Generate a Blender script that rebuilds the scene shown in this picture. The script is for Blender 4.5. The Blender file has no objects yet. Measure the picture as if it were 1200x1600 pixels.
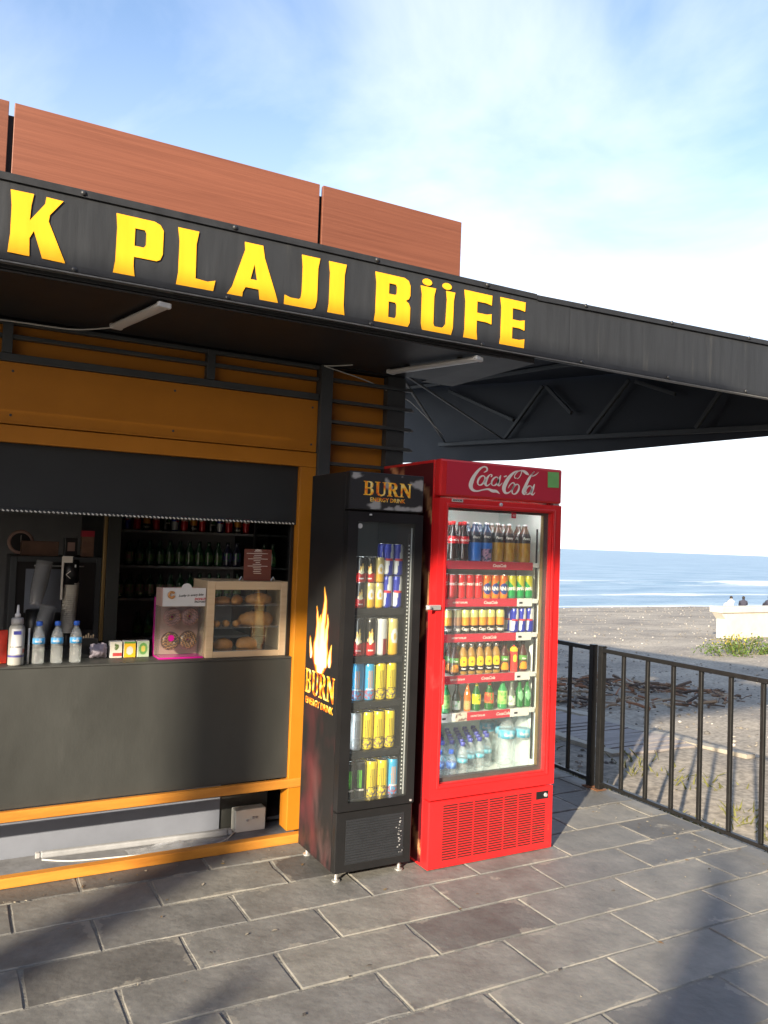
import bpy, bmesh, math, random
from mathutils import Vector, Matrix, noise
random.seed(7)
S = bpy.context.scene
col = S.collection
rad = math.radians
# ------------------------------------------------------------------ camera
cam_d = bpy.data.cameras.new('camera'); cam = bpy.data.objects.new('camera', cam_d); col.objects.link(cam); S.camera = cam
yaw, pitch, roll = rad(28.5), math.atan(47/1250), rad(2.1)
F = Vector((math.sin(yaw)*math.cos(pitch), math.cos(yaw)*math.cos(pitch), math.sin(pitch)))
R0 = Vector((math.cos(yaw), -math.sin(yaw), 0)); U0 = R0.cross(F)
Rv = math.cos(roll)*R0 + math.sin(roll)*U0; Uv = -math.sin(roll)*R0 + math.cos(roll)*U0
cam.matrix_world = Matrix(((Rv.x, Uv.x, -F.x, 0), (Rv.y, Uv.y, -F.y, 0), (Rv.z, Uv.z, -F.z, 1.58), (0, 0, 0, 1)))
cam_d.sensor_fit = 'VERTICAL'; cam_d.sensor_height = 24; cam_d.lens = 24*1250/1600
cam_d.clip_start = .05; cam_d.clip_end = 60000
# ------------------------------------------------------------------ world, sun, exposure
SUN_AZ, SUN_EL = rad(53), rad(19)          # light travels towards (+sin az, +cos az)
W = bpy.data.worlds.new('World'); S.world = W; W.use_nodes = True
nt = W.node_tree; nt.nodes.clear()
def N(t, **k):
    n = nt.nodes.new(t)
    for a, b in k.items(): setattr(n, a, b)
    return n
out = N('ShaderNodeOutputWorld'); bg = N('ShaderNodeBackground'); bg.inputs['Strength'].default_value = .072
sky = N('ShaderNodeTexSky', sky_type='NISHITA', sun_disc=False, sun_elevation=SUN_EL, sun_rotation=rad(180+53), altitude=0, air_density=1.0, dust_density=1.2, ozone_density=2.0)
tc = N('ShaderNodeTexCoord'); mp = N('ShaderNodeMapping'); mp.inputs['Scale'].default_value = (1.0, 1.3, 1.9); mp.inputs['Rotation'].default_value = (.2, .1, .7)
mp.inputs['Location'].default_value = (2.3, .75, .38)
n1 = N('ShaderNodeTexNoise'); n1.inputs['Scale'].default_value = 1.5; n1.inputs['Detail'].default_value = 8; n1.inputs['Roughness'].default_value = .54; n1.inputs['Distortion'].default_value = .6
r1 = N('ShaderNodeValToRGB'); r1.color_ramp.elements[0].position = .44; r1.color_ramp.elements[1].position = .84
sx = N('ShaderNodeSeparateXYZ'); hz = N('ShaderNodeMapRange'); hz.inputs['From Min'].default_value = .0; hz.inputs['From Max'].default_value = .70; hz.inputs['To Min'].default_value = .85; hz.inputs['To Max'].default_value = 0.0
hp = N('ShaderNodeMath', operation='POWER'); hp.inputs[1].default_value = 1.35
mx = N('ShaderNodeMath', operation='MAXIMUM'); ad = N('ShaderNodeMath', operation='ADD', use_clamp=True)
mix = N('ShaderNodeMix', data_type='RGBA'); mix.inputs['B'].default_value = (8.9, 9.0, 9.6, 1)
sm = N('ShaderNodeMath', operation='MULTIPLY'); sm.inputs[1].default_value = .60
L = nt.links.new
L(tc.outputs['Generated'], mp.inputs['Vector']); L(mp.outputs[0], n1.inputs['Vector']); L(n1.outputs['Fac'], r1.inputs[0]); L(r1.outputs[0], sm.inputs[0])
L(tc.outputs['Generated'], sx.inputs[0]); L(sx.outputs['Z'], hz.inputs['Value']); L(hz.outputs[0], hp.inputs[0])
L(sm.outputs[0], ad.inputs[0]); L(hp.outputs[0], ad.inputs[1]); hs_ = N('ShaderNodeHueSaturation'); hs_.inputs['Saturation'].default_value = 1.2; hs_.inputs['Value'].default_value = 1.6
L(ad.outputs[0], mix.inputs['Factor']); L(sky.outputs[0], hs_.inputs['Color']); L(hs_.outputs[0], mix.inputs['A'])
L(mix.outputs['Result'], bg.inputs['Color']); L(bg.outputs[0], out.inputs['Surface'])
sun_d = bpy.data.lights.new('sun', 'SUN'); sun_d.energy = 4.6; sun_d.angle = rad(.8); sun_d.color = (1.0, .86, .66)
sun = bpy.data.objects.new('sun', sun_d); col.objects.link(sun)
ldir = Vector((math.sin(SUN_AZ)*math.cos(SUN_EL), math.cos(SUN_AZ)*math.cos(SUN_EL), -math.sin(SUN_EL)))
sun.rotation_euler = ldir.to_track_quat('-Z', 'Y').to_euler()
sun.location = (-20, -20, 20)
S.cycles.transparent_max_bounces = 40
vs = S.view_settings; vs.view_transform = 'Standard'; vs.look = 'None'; vs.exposure = 1.4; vs.gamma = 1; vs.use_curve_mapping = False

# ------------------------------------------------------------------ materials
def srgb(r, g, b):
    f = lambda c: ((c/255+.055)/1.055)**2.4 if c > 10 else c/255/12.92
    return (f(r), f(g), f(b))
def mat(name, c, rough=.5, metal=0, var=0, vs_=6, bump=0, bs=40, stain=None, st=.6, ss=3, spec=.5, coat=0, rnd=0, stretch=(1, 1, 1), attr=None, emit=None):
    m = bpy.data.materials.new(name); m.use_nodes = True; t = m.node_tree; p = t.nodes['Principled BSDF']
    n = lambda k: t.nodes.new(k)
    p.inputs['Roughness'].default_value = rough; p.inputs['Metallic'].default_value = metal
    p.inputs['Specular IOR Level'].default_value = spec; p.inputs['Coat Weight'].default_value = coat
    p.inputs['Coat Roughness'].default_value = .05
    p.inputs['Base Color'].default_value = (*c, 1)
    src = None
    if attr:
        a = n('ShaderNodeVertexColor'); a.layer_name = 'Col'; src = a.outputs['Color']
    else:
        rgb = n('ShaderNodeRGB'); rgb.outputs[0].default_value = (*c, 1); src = rgb.outputs[0]
    co = n('ShaderNodeTexCoord'); mpn = n('ShaderNodeMapping'); mpn.inputs['Scale'].default_value = stretch
    t.links.new(co.outputs['Object'], mpn.inputs[0]); vec = mpn.outputs[0]
    oi = n('ShaderNodeObjectInfo')
    if rnd or var or stain:
        va = n('ShaderNodeVectorMath'); va.operation = 'ADD'
        vm = n('ShaderNodeVectorMath'); vm.operation = 'SCALE'; vm.inputs['Scale'].default_value = 37
        cx_ = n('ShaderNodeCombineXYZ'); t.links.new(oi.outputs['Random'], cx_.inputs[0]); t.links.new(oi.outputs['Random'], cx_.inputs[1])
        t.links.new(cx_.outputs[0], vm.inputs[0]); t.links.new(vec, va.inputs[0]); t.links.new(vm.outputs[0], va.inputs[1]); vec2 = va.outputs[0]
    if var:
        nz = n('ShaderNodeTexNoise'); nz.inputs['Scale'].default_value = vs_; nz.inputs['Detail'].default_value = 8; nz.inputs['Roughness'].default_value = .65
        t.links.new(vec2, nz.inputs['Vector'])
        mr = n('ShaderNodeMapRange'); mr.inputs['From Min'].default_value = .25; mr.inputs['From Max'].default_value = .75
        mr.inputs['To Min'].default_value = 1-var; mr.inputs['To Max'].default_value = 1+var
        t.links.new(nz.outputs['Fac'], mr.inputs['Value'])
        mu = n('ShaderNodeVectorMath'); mu.operation = 'SCALE'; t.links.new(src, mu.inputs[0]); t.links.new(mr.outputs[0], mu.inputs['Scale']); src = mu.outputs[0]
        rr = n('ShaderNodeMapRange'); rr.inputs['To Min'].default_value = max(0, rough-.12); rr.inputs['To Max'].default_value = min(1, rough+.12)
        t.links.new(nz.outputs['Fac'], rr.inputs['Value']); t.links.new(rr.outputs[0], p.inputs['Roughness'])
    if rnd:
        mr = n('ShaderNodeMapRange'); mr.inputs['To Min'].default_value = 1-rnd; mr.inputs['To Max'].default_value = 1+rnd
        t.links.new(oi.outputs['Random'], mr.inputs['Value'])
        mu = n('ShaderNodeVectorMath'); mu.operation = 'SCALE'; t.links.new(src, mu.inputs[0]); t.links.new(mr.outputs[0], mu.inputs['Scale']); src = mu.outputs[0]
    if stain:
        nz = n('ShaderNodeTexNoise'); nz.inputs['Scale'].default_value = ss; nz.inputs['Detail'].default_value = 10; nz.inputs['Roughness'].default_value = .7
        t.links.new(vec2, nz.inputs['Vector'])
        rp = n('ShaderNodeValToRGB'); rp.color_ramp.elements[0].position = st; rp.color_ramp.elements[1].position = min(1, st+.12)
        t.links.new(nz.outputs['Fac'], rp.inputs[0])
        mxn = n('ShaderNodeMix'); mxn.data_type = 'RGBA'; mxn.inputs['B'].default_value = (*stain, 1)
        t.links.new(rp.outputs[0], mxn.inputs['Factor']); t.links.new(src, mxn.inputs['A']); src = mxn.outputs['Result']
    t.links.new(src, p.inputs['Base Color'])
    if bump:
        nb = n('ShaderNodeTexNoise'); nb.inputs['Scale'].default_value = bs; nb.inputs['Detail'].default_value = 6
        t.links.new(vec, nb.inputs['Vector'])
        b = n('ShaderNodeBump'); b.inputs['Strength'].default_value = bump; b.inputs['Distance'].default_value = .01
        t.links.new(nb.outputs['Fac'], b.inputs['Height']); t.links.new(b.outputs[0], p.inputs['Normal'])
    if emit:
        p.inputs['Emission Color'].default_value = (*emit[0], 1); p.inputs['Emission Strength'].default_value = emit[1]
    return m
def glassmat(name, tint=(.95, .97, .96), refl=1.0, ior=1.5, rough=.02, body=None, bodyf=0.0, bump=0):
    m = bpy.data.materials.new(name); m.use_nodes = True; t = m.node_tree; t.nodes.clear(); n = t.nodes.new
    o = n('ShaderNodeOutputMaterial'); tr = n('ShaderNodeBsdfTransparent'); tr.inputs[0].default_value = (*tint, 1)
    gl = n('ShaderNodeBsdfGlossy'); gl.inputs['Roughness'].default_value = rough; gl.inputs['Color'].default_value = (refl, refl, refl, 1)
    fr = n('ShaderNodeFresnel'); ge = n('ShaderNodeNewGeometry'); im = n('ShaderNodeMapRange'); im.inputs['To Min'].default_value = ior; im.inputs['To Max'].default_value = 1/ior
    t.links.new(ge.outputs['Backfacing'], im.inputs['Value']); t.links.new(im.outputs[0], fr.inputs['IOR'])   # a thin sheet: both faces reflect alike
    mx_ = n('ShaderNodeMixShader'); t.links.new(fr.outputs[0], mx_.inputs[0]); t.links.new(tr.outputs[0], mx_.inputs[1]); t.links.new(gl.outputs[0], mx_.inputs[2])
    last = mx_.outputs[0]
    if bump:
        co = n('ShaderNodeTexCoord'); nb = n('ShaderNodeTexNoise'); nb.inputs['Scale'].default_value = 75; nb.inputs['Detail'].default_value = 2; bp = n('ShaderNodeBump'); bp.inputs['Strength'].default_value = bump; bp.inputs['Distance'].default_value = .01
        t.links.new(co.outputs['Object'], nb.inputs['Vector']); t.links.new(nb.outputs['Fac'], bp.inputs['Height']); t.links.new(bp.outputs[0], gl.inputs['Normal']); t.links.new(bp.outputs[0], fr.inputs['Normal'])
    if body:
        df = n('ShaderNodeBsdfDiffuse'); df.inputs[0].default_value = (*body, 1); m2 = n('ShaderNodeMixShader'); m2.inputs[0].default_value = bodyf
        t.links.new(last, m2.inputs[1]); t.links.new(df.outputs[0], m2.inputs[2]); last = m2.outputs[0]
    t.links.new(last, o.inputs['Surface'])
    return m
def woodmat(name, c, c2, stretch, rough=.5, rnd=.12, bump=.15):
    m = mat(name, c, rough); t = m.node_tree; n = t.nodes.new; p = t.nodes['Principled BSDF']
    co = n('ShaderNodeTexCoord'); mpn = n('ShaderNodeMapping'); mpn.inputs['Scale'].default_value = stretch
    oi = n('ShaderNodeObjectInfo'); cx_ = n('ShaderNodeCombineXYZ'); vm = n('ShaderNodeVectorMath'); vm.operation = 'MULTIPLY_ADD'
    vm.inputs[1].default_value = (13, 17, 19)
    for i in range(3): t.links.new(oi.outputs['Random'], cx_.inputs[i])
    t.links.new(cx_.outputs[0], vm.inputs[0]); t.links.new(co.outputs['Object'], vm.inputs[2]); t.links.new(vm.outputs[0], mpn.inputs[0])
    nz = n('ShaderNodeTexNoise'); nz.inputs['Scale'].default_value = 1; nz.inputs['Detail'].default_value = 8; nz.inputs['Roughness'].default_value = .7; nz.inputs['Distortion'].default_value = .3
    t.links.new(mpn.outputs[0], nz.inputs['Vector'])
    rp = n('ShaderNodeValToRGB'); rp.color_ramp.elements[0].position = .3; rp.color_ramp.elements[1].position = .7
    rp.color_ramp.elements[0].color = (*c2, 1); rp.color_ramp.elements[1].color = (*c, 1)
    t.links.new(nz.outputs['Fac'], rp.inputs[0])
    mr = n('ShaderNodeMapRange'); mr.inputs['To Min'].default_value = 1-rnd; mr.inputs['To Max'].default_value = 1+rnd; t.links.new(oi.outputs['Random'], mr.inputs['Value'])
    mu = n('ShaderNodeVectorMath'); mu.operation = 'SCALE'; t.links.new(rp.outputs[0], mu.inputs[0]); t.links.new(mr.outputs[0], mu.inputs['Scale'])
    t.links.new(mu.outputs[0], p.inputs['Base Color'])
    b = n('ShaderNodeBump'); b.inputs['Strength'].default_value = bump; b.inputs['Distance'].default_value = .004; t.links.new(nz.outputs['Fac'], b.inputs['Height']); t.links.new(b.outputs[0], p.inputs['Normal'])
    return m
M = {}
M['orange'] = mat('orange_paint', (.46, .172, .011), .45, var=.08, vs_=5, bump=.05, bs=120)
M['orange_wood'] = woodmat('orange_varnished_wood', (.66, .29, .045), (.42, .15, .02), (2, 14, 14), .42)
M['dark_panel'] = mat('dark_grey_panel', (.037, .039, .037), .55, var=.22, vs_=2, stain=(.050, .052, .050), st=.60, ss=1.6, stretch=(1.6, 1, .7), bump=.04, bs=60)
M['steel'] = mat('grey_painted_steel', (.055, .062, .068), .5, var=.15, vs_=9, bump=.05, bs=80)
M['fascia'] = mat('weathered_dark_sheet', (.027, .030, .035), .42, var=.17, vs_=4, bump=.06, bs=14, stretch=(6, 1, .6), stain=(.046, .048, .050), st=.58, ss=2.2)
M['trim'] = mat('dark_trim', (.022, .024, .028), .45, var=.2, vs_=12)
M['edge'] = mat('worn_metal_edge', (.16, .16, .16), .5, metal=.2, var=.3, vs_=30)
M['soffit'] = mat('soffit_sheet', (.016, .017, .020), .5, var=.2, vs_=3)
M['roof'] = mat('roof_sheet_underside', (.022, .027, .038), .6, var=.15, vs_=4)
M['yellow'] = mat('yellow_vinyl', (.90, .43, .018), .4, var=.10, vs_=3, stretch=(7, 1, .8))
M['cladding'] = woodmat('brown_wood_cladding', (.21, .075, .044), (.14, .047, .027), (1.4, 10, 85), .5, rnd=.1, bump=.25)
M['shutter'] = mat('roller_shutter', (.020, .023, .026), .5, var=.1, vs_=5)
M['black'] = mat('black_plastic', (.012, .012, .013), .35, var=.15, vs_=8)
M['black_metal'] = mat('black_painted_metal', (.010, .010, .010), .45, var=.25, vs_=25, stain=(.06, .035, .02), st=.74, ss=14)
M['rust'] = mat('rusty_weld', (.16, .07, .03), .8, var=.4, vs_=40, bump=.4, bs=90)
M['red'] = mat('red_enamel', (.62, .018, .020), .32, var=.10, vs_=5, coat=.3, stain=(.50, .045, .045), st=.62, ss=5)
M['redprint'] = mat('red_print', (.50, .022, .045), .4)
M['white'] = mat('white_plastic', (.66, .66, .62), .4, var=.04, vs_=8)
M['liner'] = mat('fridge_liner', (.78, .82, .78), .45, var=.05, vs_=4)
M['dliner'] = mat('dark_liner', (.10, .10, .10), .5, var=.08, vs_=4)
M['chrome'] = mat('chrome', (.70, .70, .70), .38, metal=.75)
M['grey'] = mat('grey_plastic', (.35, .35, .36), .45, var=.1, vs_=8)
M['green'] = mat('green_sticker', (.16, .42, .12), .6, var=.12, vs_=20)
M['glass'] = glassmat('clear_glass', (.95, .97, .96), .85, 1.40, .01, (.75, .8, .82), .025)  # small diffuse body paints a hazy glare into the glass
M['pet'] = glassmat('clear_bottle', (.93, .96, .97), 1.0, 1.6, .07, (.88, .92, .93), .12, .8)
M['film'] = glassmat('crinkled_film', (.92, .92, .93), 1.0, 1.5, .15, (.7, .72, .75), .18)
M['print'] = mat('printed_can', (1, 1, 1), .28, metal=.25, attr=1, coat=.3)
M['paper'] = mat('printed_paper', (1, 1, 1), .5, attr=1)
M['bottle'] = mat('filled_bottle', (1, 1, 1), .12, attr=1, coat=.5)
M['alu'] = mat('aluminium_lid', (.7, .7, .7), .25, metal=.9)
M['bluecap'] = mat('blue_cap', (.03, .13, .62), .35)
M['dbluecap'] = mat('violet_blue_cap', (.06, .07, .34), .35)
M['redcap'] = mat('red_cap', (.55, .02, .02), .35)
M['blackcap'] = mat('black_cap', (.015, .015, .015), .35)
M['fire'] = None
M['pale_wood'] = woodmat('pale_birch', (.62, .48, .32), (.54, .40, .25), (3, 60, 60), .5, .03, .05)
M['magenta'] = mat('magenta_acrylic', (.45, .01, .22), .2)
M['cardboard'] = mat('pink_card', (.42, .27, .23), .7, var=.1, vs_=10)
M['concrete'] = mat('pale_concrete', (.55, .51, .44), .9, var=.12, vs_=3, bump=.3, bs=20, stain=(.36, .33, .28), st=.62, ss=2)
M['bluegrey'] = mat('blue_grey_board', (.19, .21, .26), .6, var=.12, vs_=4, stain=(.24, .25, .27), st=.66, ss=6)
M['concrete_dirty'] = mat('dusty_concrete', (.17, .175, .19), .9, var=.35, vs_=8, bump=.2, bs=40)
M['driftwood'] = mat('driftwood', (.20, .15, .11), .9, rnd=.5, var=.3, vs_=20)
M['mortar'] = mat('mortar', (.18, .175, .16), .95, var=.3, vs_=9, bump=.6, bs=60)
M['soil'] = mat('soil', (.13, .115, .075), .95, var=.35, vs_=5, bump=.6, bs=30, stain=(.07, .085, .025), st=.58, ss=4)
M['plank'] = mat('walkway_plank', (.27, .245, .235), .85, var=.2, vs_=9, rnd=.12, bump=.2, bs=40, stain=(.42, .39, .34), st=.6, ss=3)
M['dough'] = mat('baked_dough', (.52, .25, .08), .55, var=.35, vs_=22, bump=.3, bs=40)
M['choc'] = mat('chocolate_icing', (.075, .028, .018), .3, var=.2, vs_=30, bump=.2, bs=60)
M['pink'] = mat('pink_icing', (.34, .16, .15), .35, var=.15, vs_=30)
M['skin'] = mat('skin', (.45, .28, .2), .6)
M['cloth_dark'] = mat('dark_cloth', (.035, .035, .055), .9, var=.2, vs_=20)
M['cloth_light'] = mat('light_cloth', (.6, .58, .55), .9, var=.1, vs_=20)
M['hair'] = mat('dark_hair', (.02, .015, .012), .7)
M['leaf'] = mat('shrub_leaf', (.10, .17, .03), .6, rnd=.2, var=.3, vs_=9)
M['flower'] = mat('yellow_blossom', (.55, .45, .06), .7, var=.2, vs_=9)
M['weed'] = mat('dry_weed', (.13, .13, .035), .8, var=.4, vs_=12)
M['warm_trim'] = mat('bronze_strip', (.30, .20, .08), .35, metal=.6)
def flame_print():
    m = mat('flame_lettering', (1, .5, .05), .4); t = m.node_tree; n = t.nodes.new; p = t.nodes['Principled BSDF']
    co = n('ShaderNodeTexCoord'); nz = n('ShaderNodeTexNoise'); nz.inputs['Scale'].default_value = 28; nz.inputs['Detail'].default_value = 3
    rp = n('ShaderNodeValToRGB'); e = rp.color_ramp.elements; e[0].position = .34; e[0].color = (.55, .05, .01, 1); e[1].position = .7; e[1].color = (.9, .78, .35, 1)
    for ps, c in ((.43, (.85, .20, .015)), (.52, (.9, .50, .03))):
        q = e.new(ps); q.color = (*c, 1)
    t.links.new(co.outputs['Object'], nz.inputs['Vector']); t.links.new(nz.outputs['Fac'], rp.inputs[0]); t.links.new(rp.outputs[0], p.inputs['Base Color'])
    return m
M['fire'] = flame_print()

# ------------------------------------------------------------------ mesh helpers
class MB:
    def __init__(s): s.v = []; s.f = []; s.c = []
    def add(s, vs, fs):
        b = len(s.v); s.v += [tuple(p) for p in vs]; s.f += [tuple(i+b for i in f) for f in fs]; return s
    def box(s, x0, x1, y0, y1, z0, z1):
        return s.add([(x0, y0, z0), (x1, y0, z0), (x1, y1, z0), (x0, y1, z0), (x0, y0, z1), (x1, y0, z1), (x1, y1, z1), (x0, y1, z1)],
                     [(0, 3, 2, 1), (4, 5, 6, 7), (0, 1, 5, 4), (1, 2, 6, 5), (2, 3, 7, 6), (3, 0, 4, 7)])
    def bar(s, a, b, w, h, up=(0, 0, 1)):
        a = Vector(a); b = Vector(b); d = (b-a).normalized(); u = Vector(up); x = d.cross(u).normalized(); u = x.cross(d)
        P = [a+x*(i*w/2)+u*(j*h/2) for i, j in ((-1, -1), (1, -1), (1, 1), (-1, 1))] + [b+x*(i*w/2)+u*(j*h/2) for i, j in ((-1, -1), (1, -1), (1, 1), (-1, 1))]
        return s.add(P, [(0, 3, 2, 1), (4, 5, 6, 7), (0, 1, 5, 4), (1, 2, 6, 5), (2, 3, 7, 6), (3, 0, 4, 7)])
    def lathe(s, prof, n=20, o=(0, 0, 0), cap=True):
        V = [(o[0]+r*math.sin(2*math.pi*k/n), o[1]-r*math.cos(2*math.pi*k/n), o[2]+z) for r, z in prof for k in range(n)]
        Fs = [(i*n+k, i*n+(k+1) % n, (i+1)*n+(k+1) % n, (i+1)*n+k) for i in range(len(prof)-1) for k in range(n)]
        if cap: Fs += [tuple(range(n))[::-1], tuple(range((len(prof)-1)*n, len(prof)*n))]
        return s.add(V, Fs)
    def tube(s, pts, r, n=8, rs=None):
        pts = [Vector(p) for p in pts]; V = []; prev = None
        for i, p in enumerate(pts):
            d = (pts[min(i+1, len(pts)-1)]-pts[max(i-1, 0)]).normalized()
            if prev is None: x = d.cross(Vector((.3, .2, 1))).normalized()
            else: x = (prev-d*prev.dot(d)).normalized()
            prev = x; y = d.cross(x); rr = rs[i] if rs else r
            V += [p+x*(rr*math.cos(2*math.pi*k/n))+y*(rr*math.sin(2*math.pi*k/n)) for k in range(n)]
        m = len(pts)
        Fs = [(i*n+k, i*n+(k+1) % n, (i+1)*n+(k+1) % n, (i+1)*n+k) for i in range(m-1) for k in range(n)]
        return s.add(V, Fs+[tuple(range(n))[::-1], tuple(range((m-1)*n, m*n))])
    def sphere(s, c, r, nu=8, nv=6, sc=(1, 1, 1), jit=0):
        V = []
        for j in range(nv+1):
            th = math.pi*j/nv
            for k in range(nu):
                q = 1+random.uniform(-jit, jit); ph = 2*math.pi*k/nu
                V.append((c[0]+r*sc[0]*q*math.sin(th)*math.cos(ph), c[1]+r*sc[1]*q*math.sin(th)*math.sin(ph), c[2]+r*sc[2]*q*math.cos(th)))
        return s.add(V, [(j*nu+k, (j+1)*nu+k, (j+1)*nu+(k+1) % nu, j*nu+(k+1) % nu) for j in range(nv) for k in range(nu)])
    def mesh(s, name, m, smooth=False, colors=None):
        me = bpy.data.meshes.new(name); me.from_pydata(s.v, [], s.f); me.materials.append(m)
        if smooth: me.polygons.foreach_set('use_smooth', [True]*len(me.polygons))
        if colors:
            at = me.color_attributes.new('Col', 'FLOAT_COLOR', 'POINT')
            at.data.foreach_set('color', [x for c in colors for x in (c[0], c[1], c[2], 1.0)])
        me.update(); return me
    def obj(s, name, m, parent=None, smooth=False, bevel=0, colors=None, seg=2):
        return link(name, s.mesh(name, m, smooth, colors), parent, bevel, seg)
def link(name, me, parent=None, bevel=0, seg=2):
    o = bpy.data.objects.new(name, me); col.objects.link(o)
    if parent: o.parent = parent
    if bevel:
        b = o.modifiers.new('bevel', 'BEVEL'); b.width = bevel; b.segments = seg; b.limit_method = 'ANGLE'
    return o
def box(name, m, parent, x0, x1, y0, y1, z0, z1, bevel=0, seg=2):
    """a box mesh with its own origin at its base centre (relative to the parent)"""
    cx_, cy_ = (x0+x1)/2, (y0+y1)/2
    o = MB().box(x0-cx_, x1-cx_, y0-cy_, y1-cy_, 0, z1-z0).obj(name, m, parent, False, bevel, None, seg)
    o.location = (cx_, cy_, z0); return o
def thing(name, label, cat, loc=(0, 0, 0), rz=0, group=None):
    o = bpy.data.objects.new(name, None); col.objects.link(o); o.location = loc; o.rotation_euler = (0, 0, rz)
    o.empty_display_size = .05
    return tag(o, label, cat, group)
def tag(o, label, cat, group=None):
    o['label'] = label; o['category'] = cat
    if group: o['group'] = group
    return o
def struct(o, kind='structure'): o['kind'] = kind; return o
kids = {}
def copy_tree(o, parent=None):
    c = o.copy(); col.objects.link(c)
    if parent: c.parent = parent
    for ch in o.children: copy_tree(ch, c)
    return c
def place(proto, loc, rz=0, label=None, group=None, first=[]):
    if proto.name in first: o = copy_tree(proto)
    else: o = proto; first.append(proto.name)
    o.location = loc; o.rotation_euler = (0, 0, rz)
    if label: o['label'] = label
    if group: o['group'] = group
    return o
def text2d(body, size, shear=0, bold=0, extr=0):
    cu = bpy.data.curves.new('t', 'FONT'); cu.body = body; cu.size = size; cu.shear = shear; cu.offset = bold; cu.align_x = 'CENTER'; cu.align_y = 'CENTER'; cu.resolution_u = 2; cu.extrude = extr
    o = bpy.data.objects.new('t', cu); me = bpy.data.meshes.new_from_object(o); bpy.data.objects.remove(o); return me
def poly2d(splines, extr=.0005):
    cu = bpy.data.curves.new('p', 'CURVE'); cu.dimensions = '2D'; cu.fill_mode = 'BOTH'; cu.extrude = extr
    for s in splines:
        sp = cu.splines.new('POLY'); sp.points.add(len(s)-1); sp.use_cyclic_u = True
        for p, q in zip(sp.points, s): p.co = (q[0], q[1], 0, 1)
    o = bpy.data.objects.new('p', cu); me = bpy.data.meshes.new_from_object(o); bpy.data.objects.remove(o); return me
def onplane(me, name, m, parent, org, ax, az, d=0):
    """map a flat xy mesh onto a plane: x along ax, y along az, z outward along ax x az"""
    ax = Vector(ax); az = Vector(az); nn = ax.cross(az)
    for v in me.vertices: v.co = ax*v.co.x+az*v.co.y+nn*(v.co.z+d)
    me.materials.clear(); me.materials.append(m)
    o = link(name, me, parent); o.location = org; return o
def wraptext(me, r, h, a0=0):
    for v in me.vertices:
        a = a0+v.co.x/r; v.co = Vector((r*math.sin(a), -r*math.cos(a), h+v.co.y))
    return me
def paint_lathe(name, prof, m, fn, n=40, sub=24):
    """surface of revolution whose vertices take the printed colour fn(angle, height fraction)"""
    H = prof[-1][1]; P = []
    for (r0, z0), (r1, z1) in zip(prof, prof[1:]):
        k = max(1, int(sub*(z1-z0)/H+.5))
        P += [(r0+(r1-r0)*i/k, z0+(z1-z0)*i/k) for i in range(k)]
    P.append(prof[-1])
    b = MB().lathe(P, n); C_ = []
    for r, z in P:
        for k in range(n):
            a = 2*math.pi*k/n; a = a-2*math.pi if a > math.pi else a
            C_.append(fn(a, z/H))
    return b.mesh(name, m, True, C_)
def paint_grid(name, m, parent, nu, nv, pos, fn):
    b = MB(); V = []; C_ = []
    for j in range(nv+1):
        for i in range(nu+1):
            u, v = i/nu, j/nv; V.append(pos(u, v)); C_.append(fn(u, v))
    b.add(V, [(j*(nu+1)+i, j*(nu+1)+i+1, (j+1)*(nu+1)+i+1, (j+1)*(nu+1)+i) for j in range(nv) for i in range(nu)])
    return b.obj(name, m, parent, False, 0, C_)
def nz(x, y=0, z=0): return noise.noise(Vector((x, y, z)))
def fbm(x, y, z=0, o=4): return noise.fractal(Vector((x, y, z)), 1.0, 2.0, o)
def lerp(a, b, t): t = max(0, min(1, t)); return tuple(p+(q-p)*t for p, q in zip(a, b))
# ------------------------------------------------------------------ setting: ground, beach, sea, terrace
def beach_z(x, y):
    z = -.20-.056*max(0, y-5)
    if y > 38: z -= .04*(y-38)
    n = .05*fbm(x*.35, y*.35)+.018*fbm(x*1.7, y*1.7, 3) if y < 45 else 0
    if x < 4.6 or y < 2: n *= .3
    return z+n
def steps(a, b, s0, g):
    r = [a]; s = s0
    while r[-1] < b: r.append(r[-1]+s); s *= g
    return r
xs = [-400, -150, -60, -25, -10, -4, 0, 2.5, 3.4]+steps(3.95, 1200, .11, 1.035)
ys = [-300, -60, -12, -4, -1, .5]+steps(1.2, 110, .12, 1.028)
bm_ = MB(); nx = len(xs)
V = [(x, y, beach_z(x, y)) for y in ys for x in xs]
bm_.add(V, [(j*nx+i, j*nx+i+1, (j+1)*nx+i+1, (j+1)*nx+i) for j in range(len(ys)-1) for i in range(nx-1)])
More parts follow.
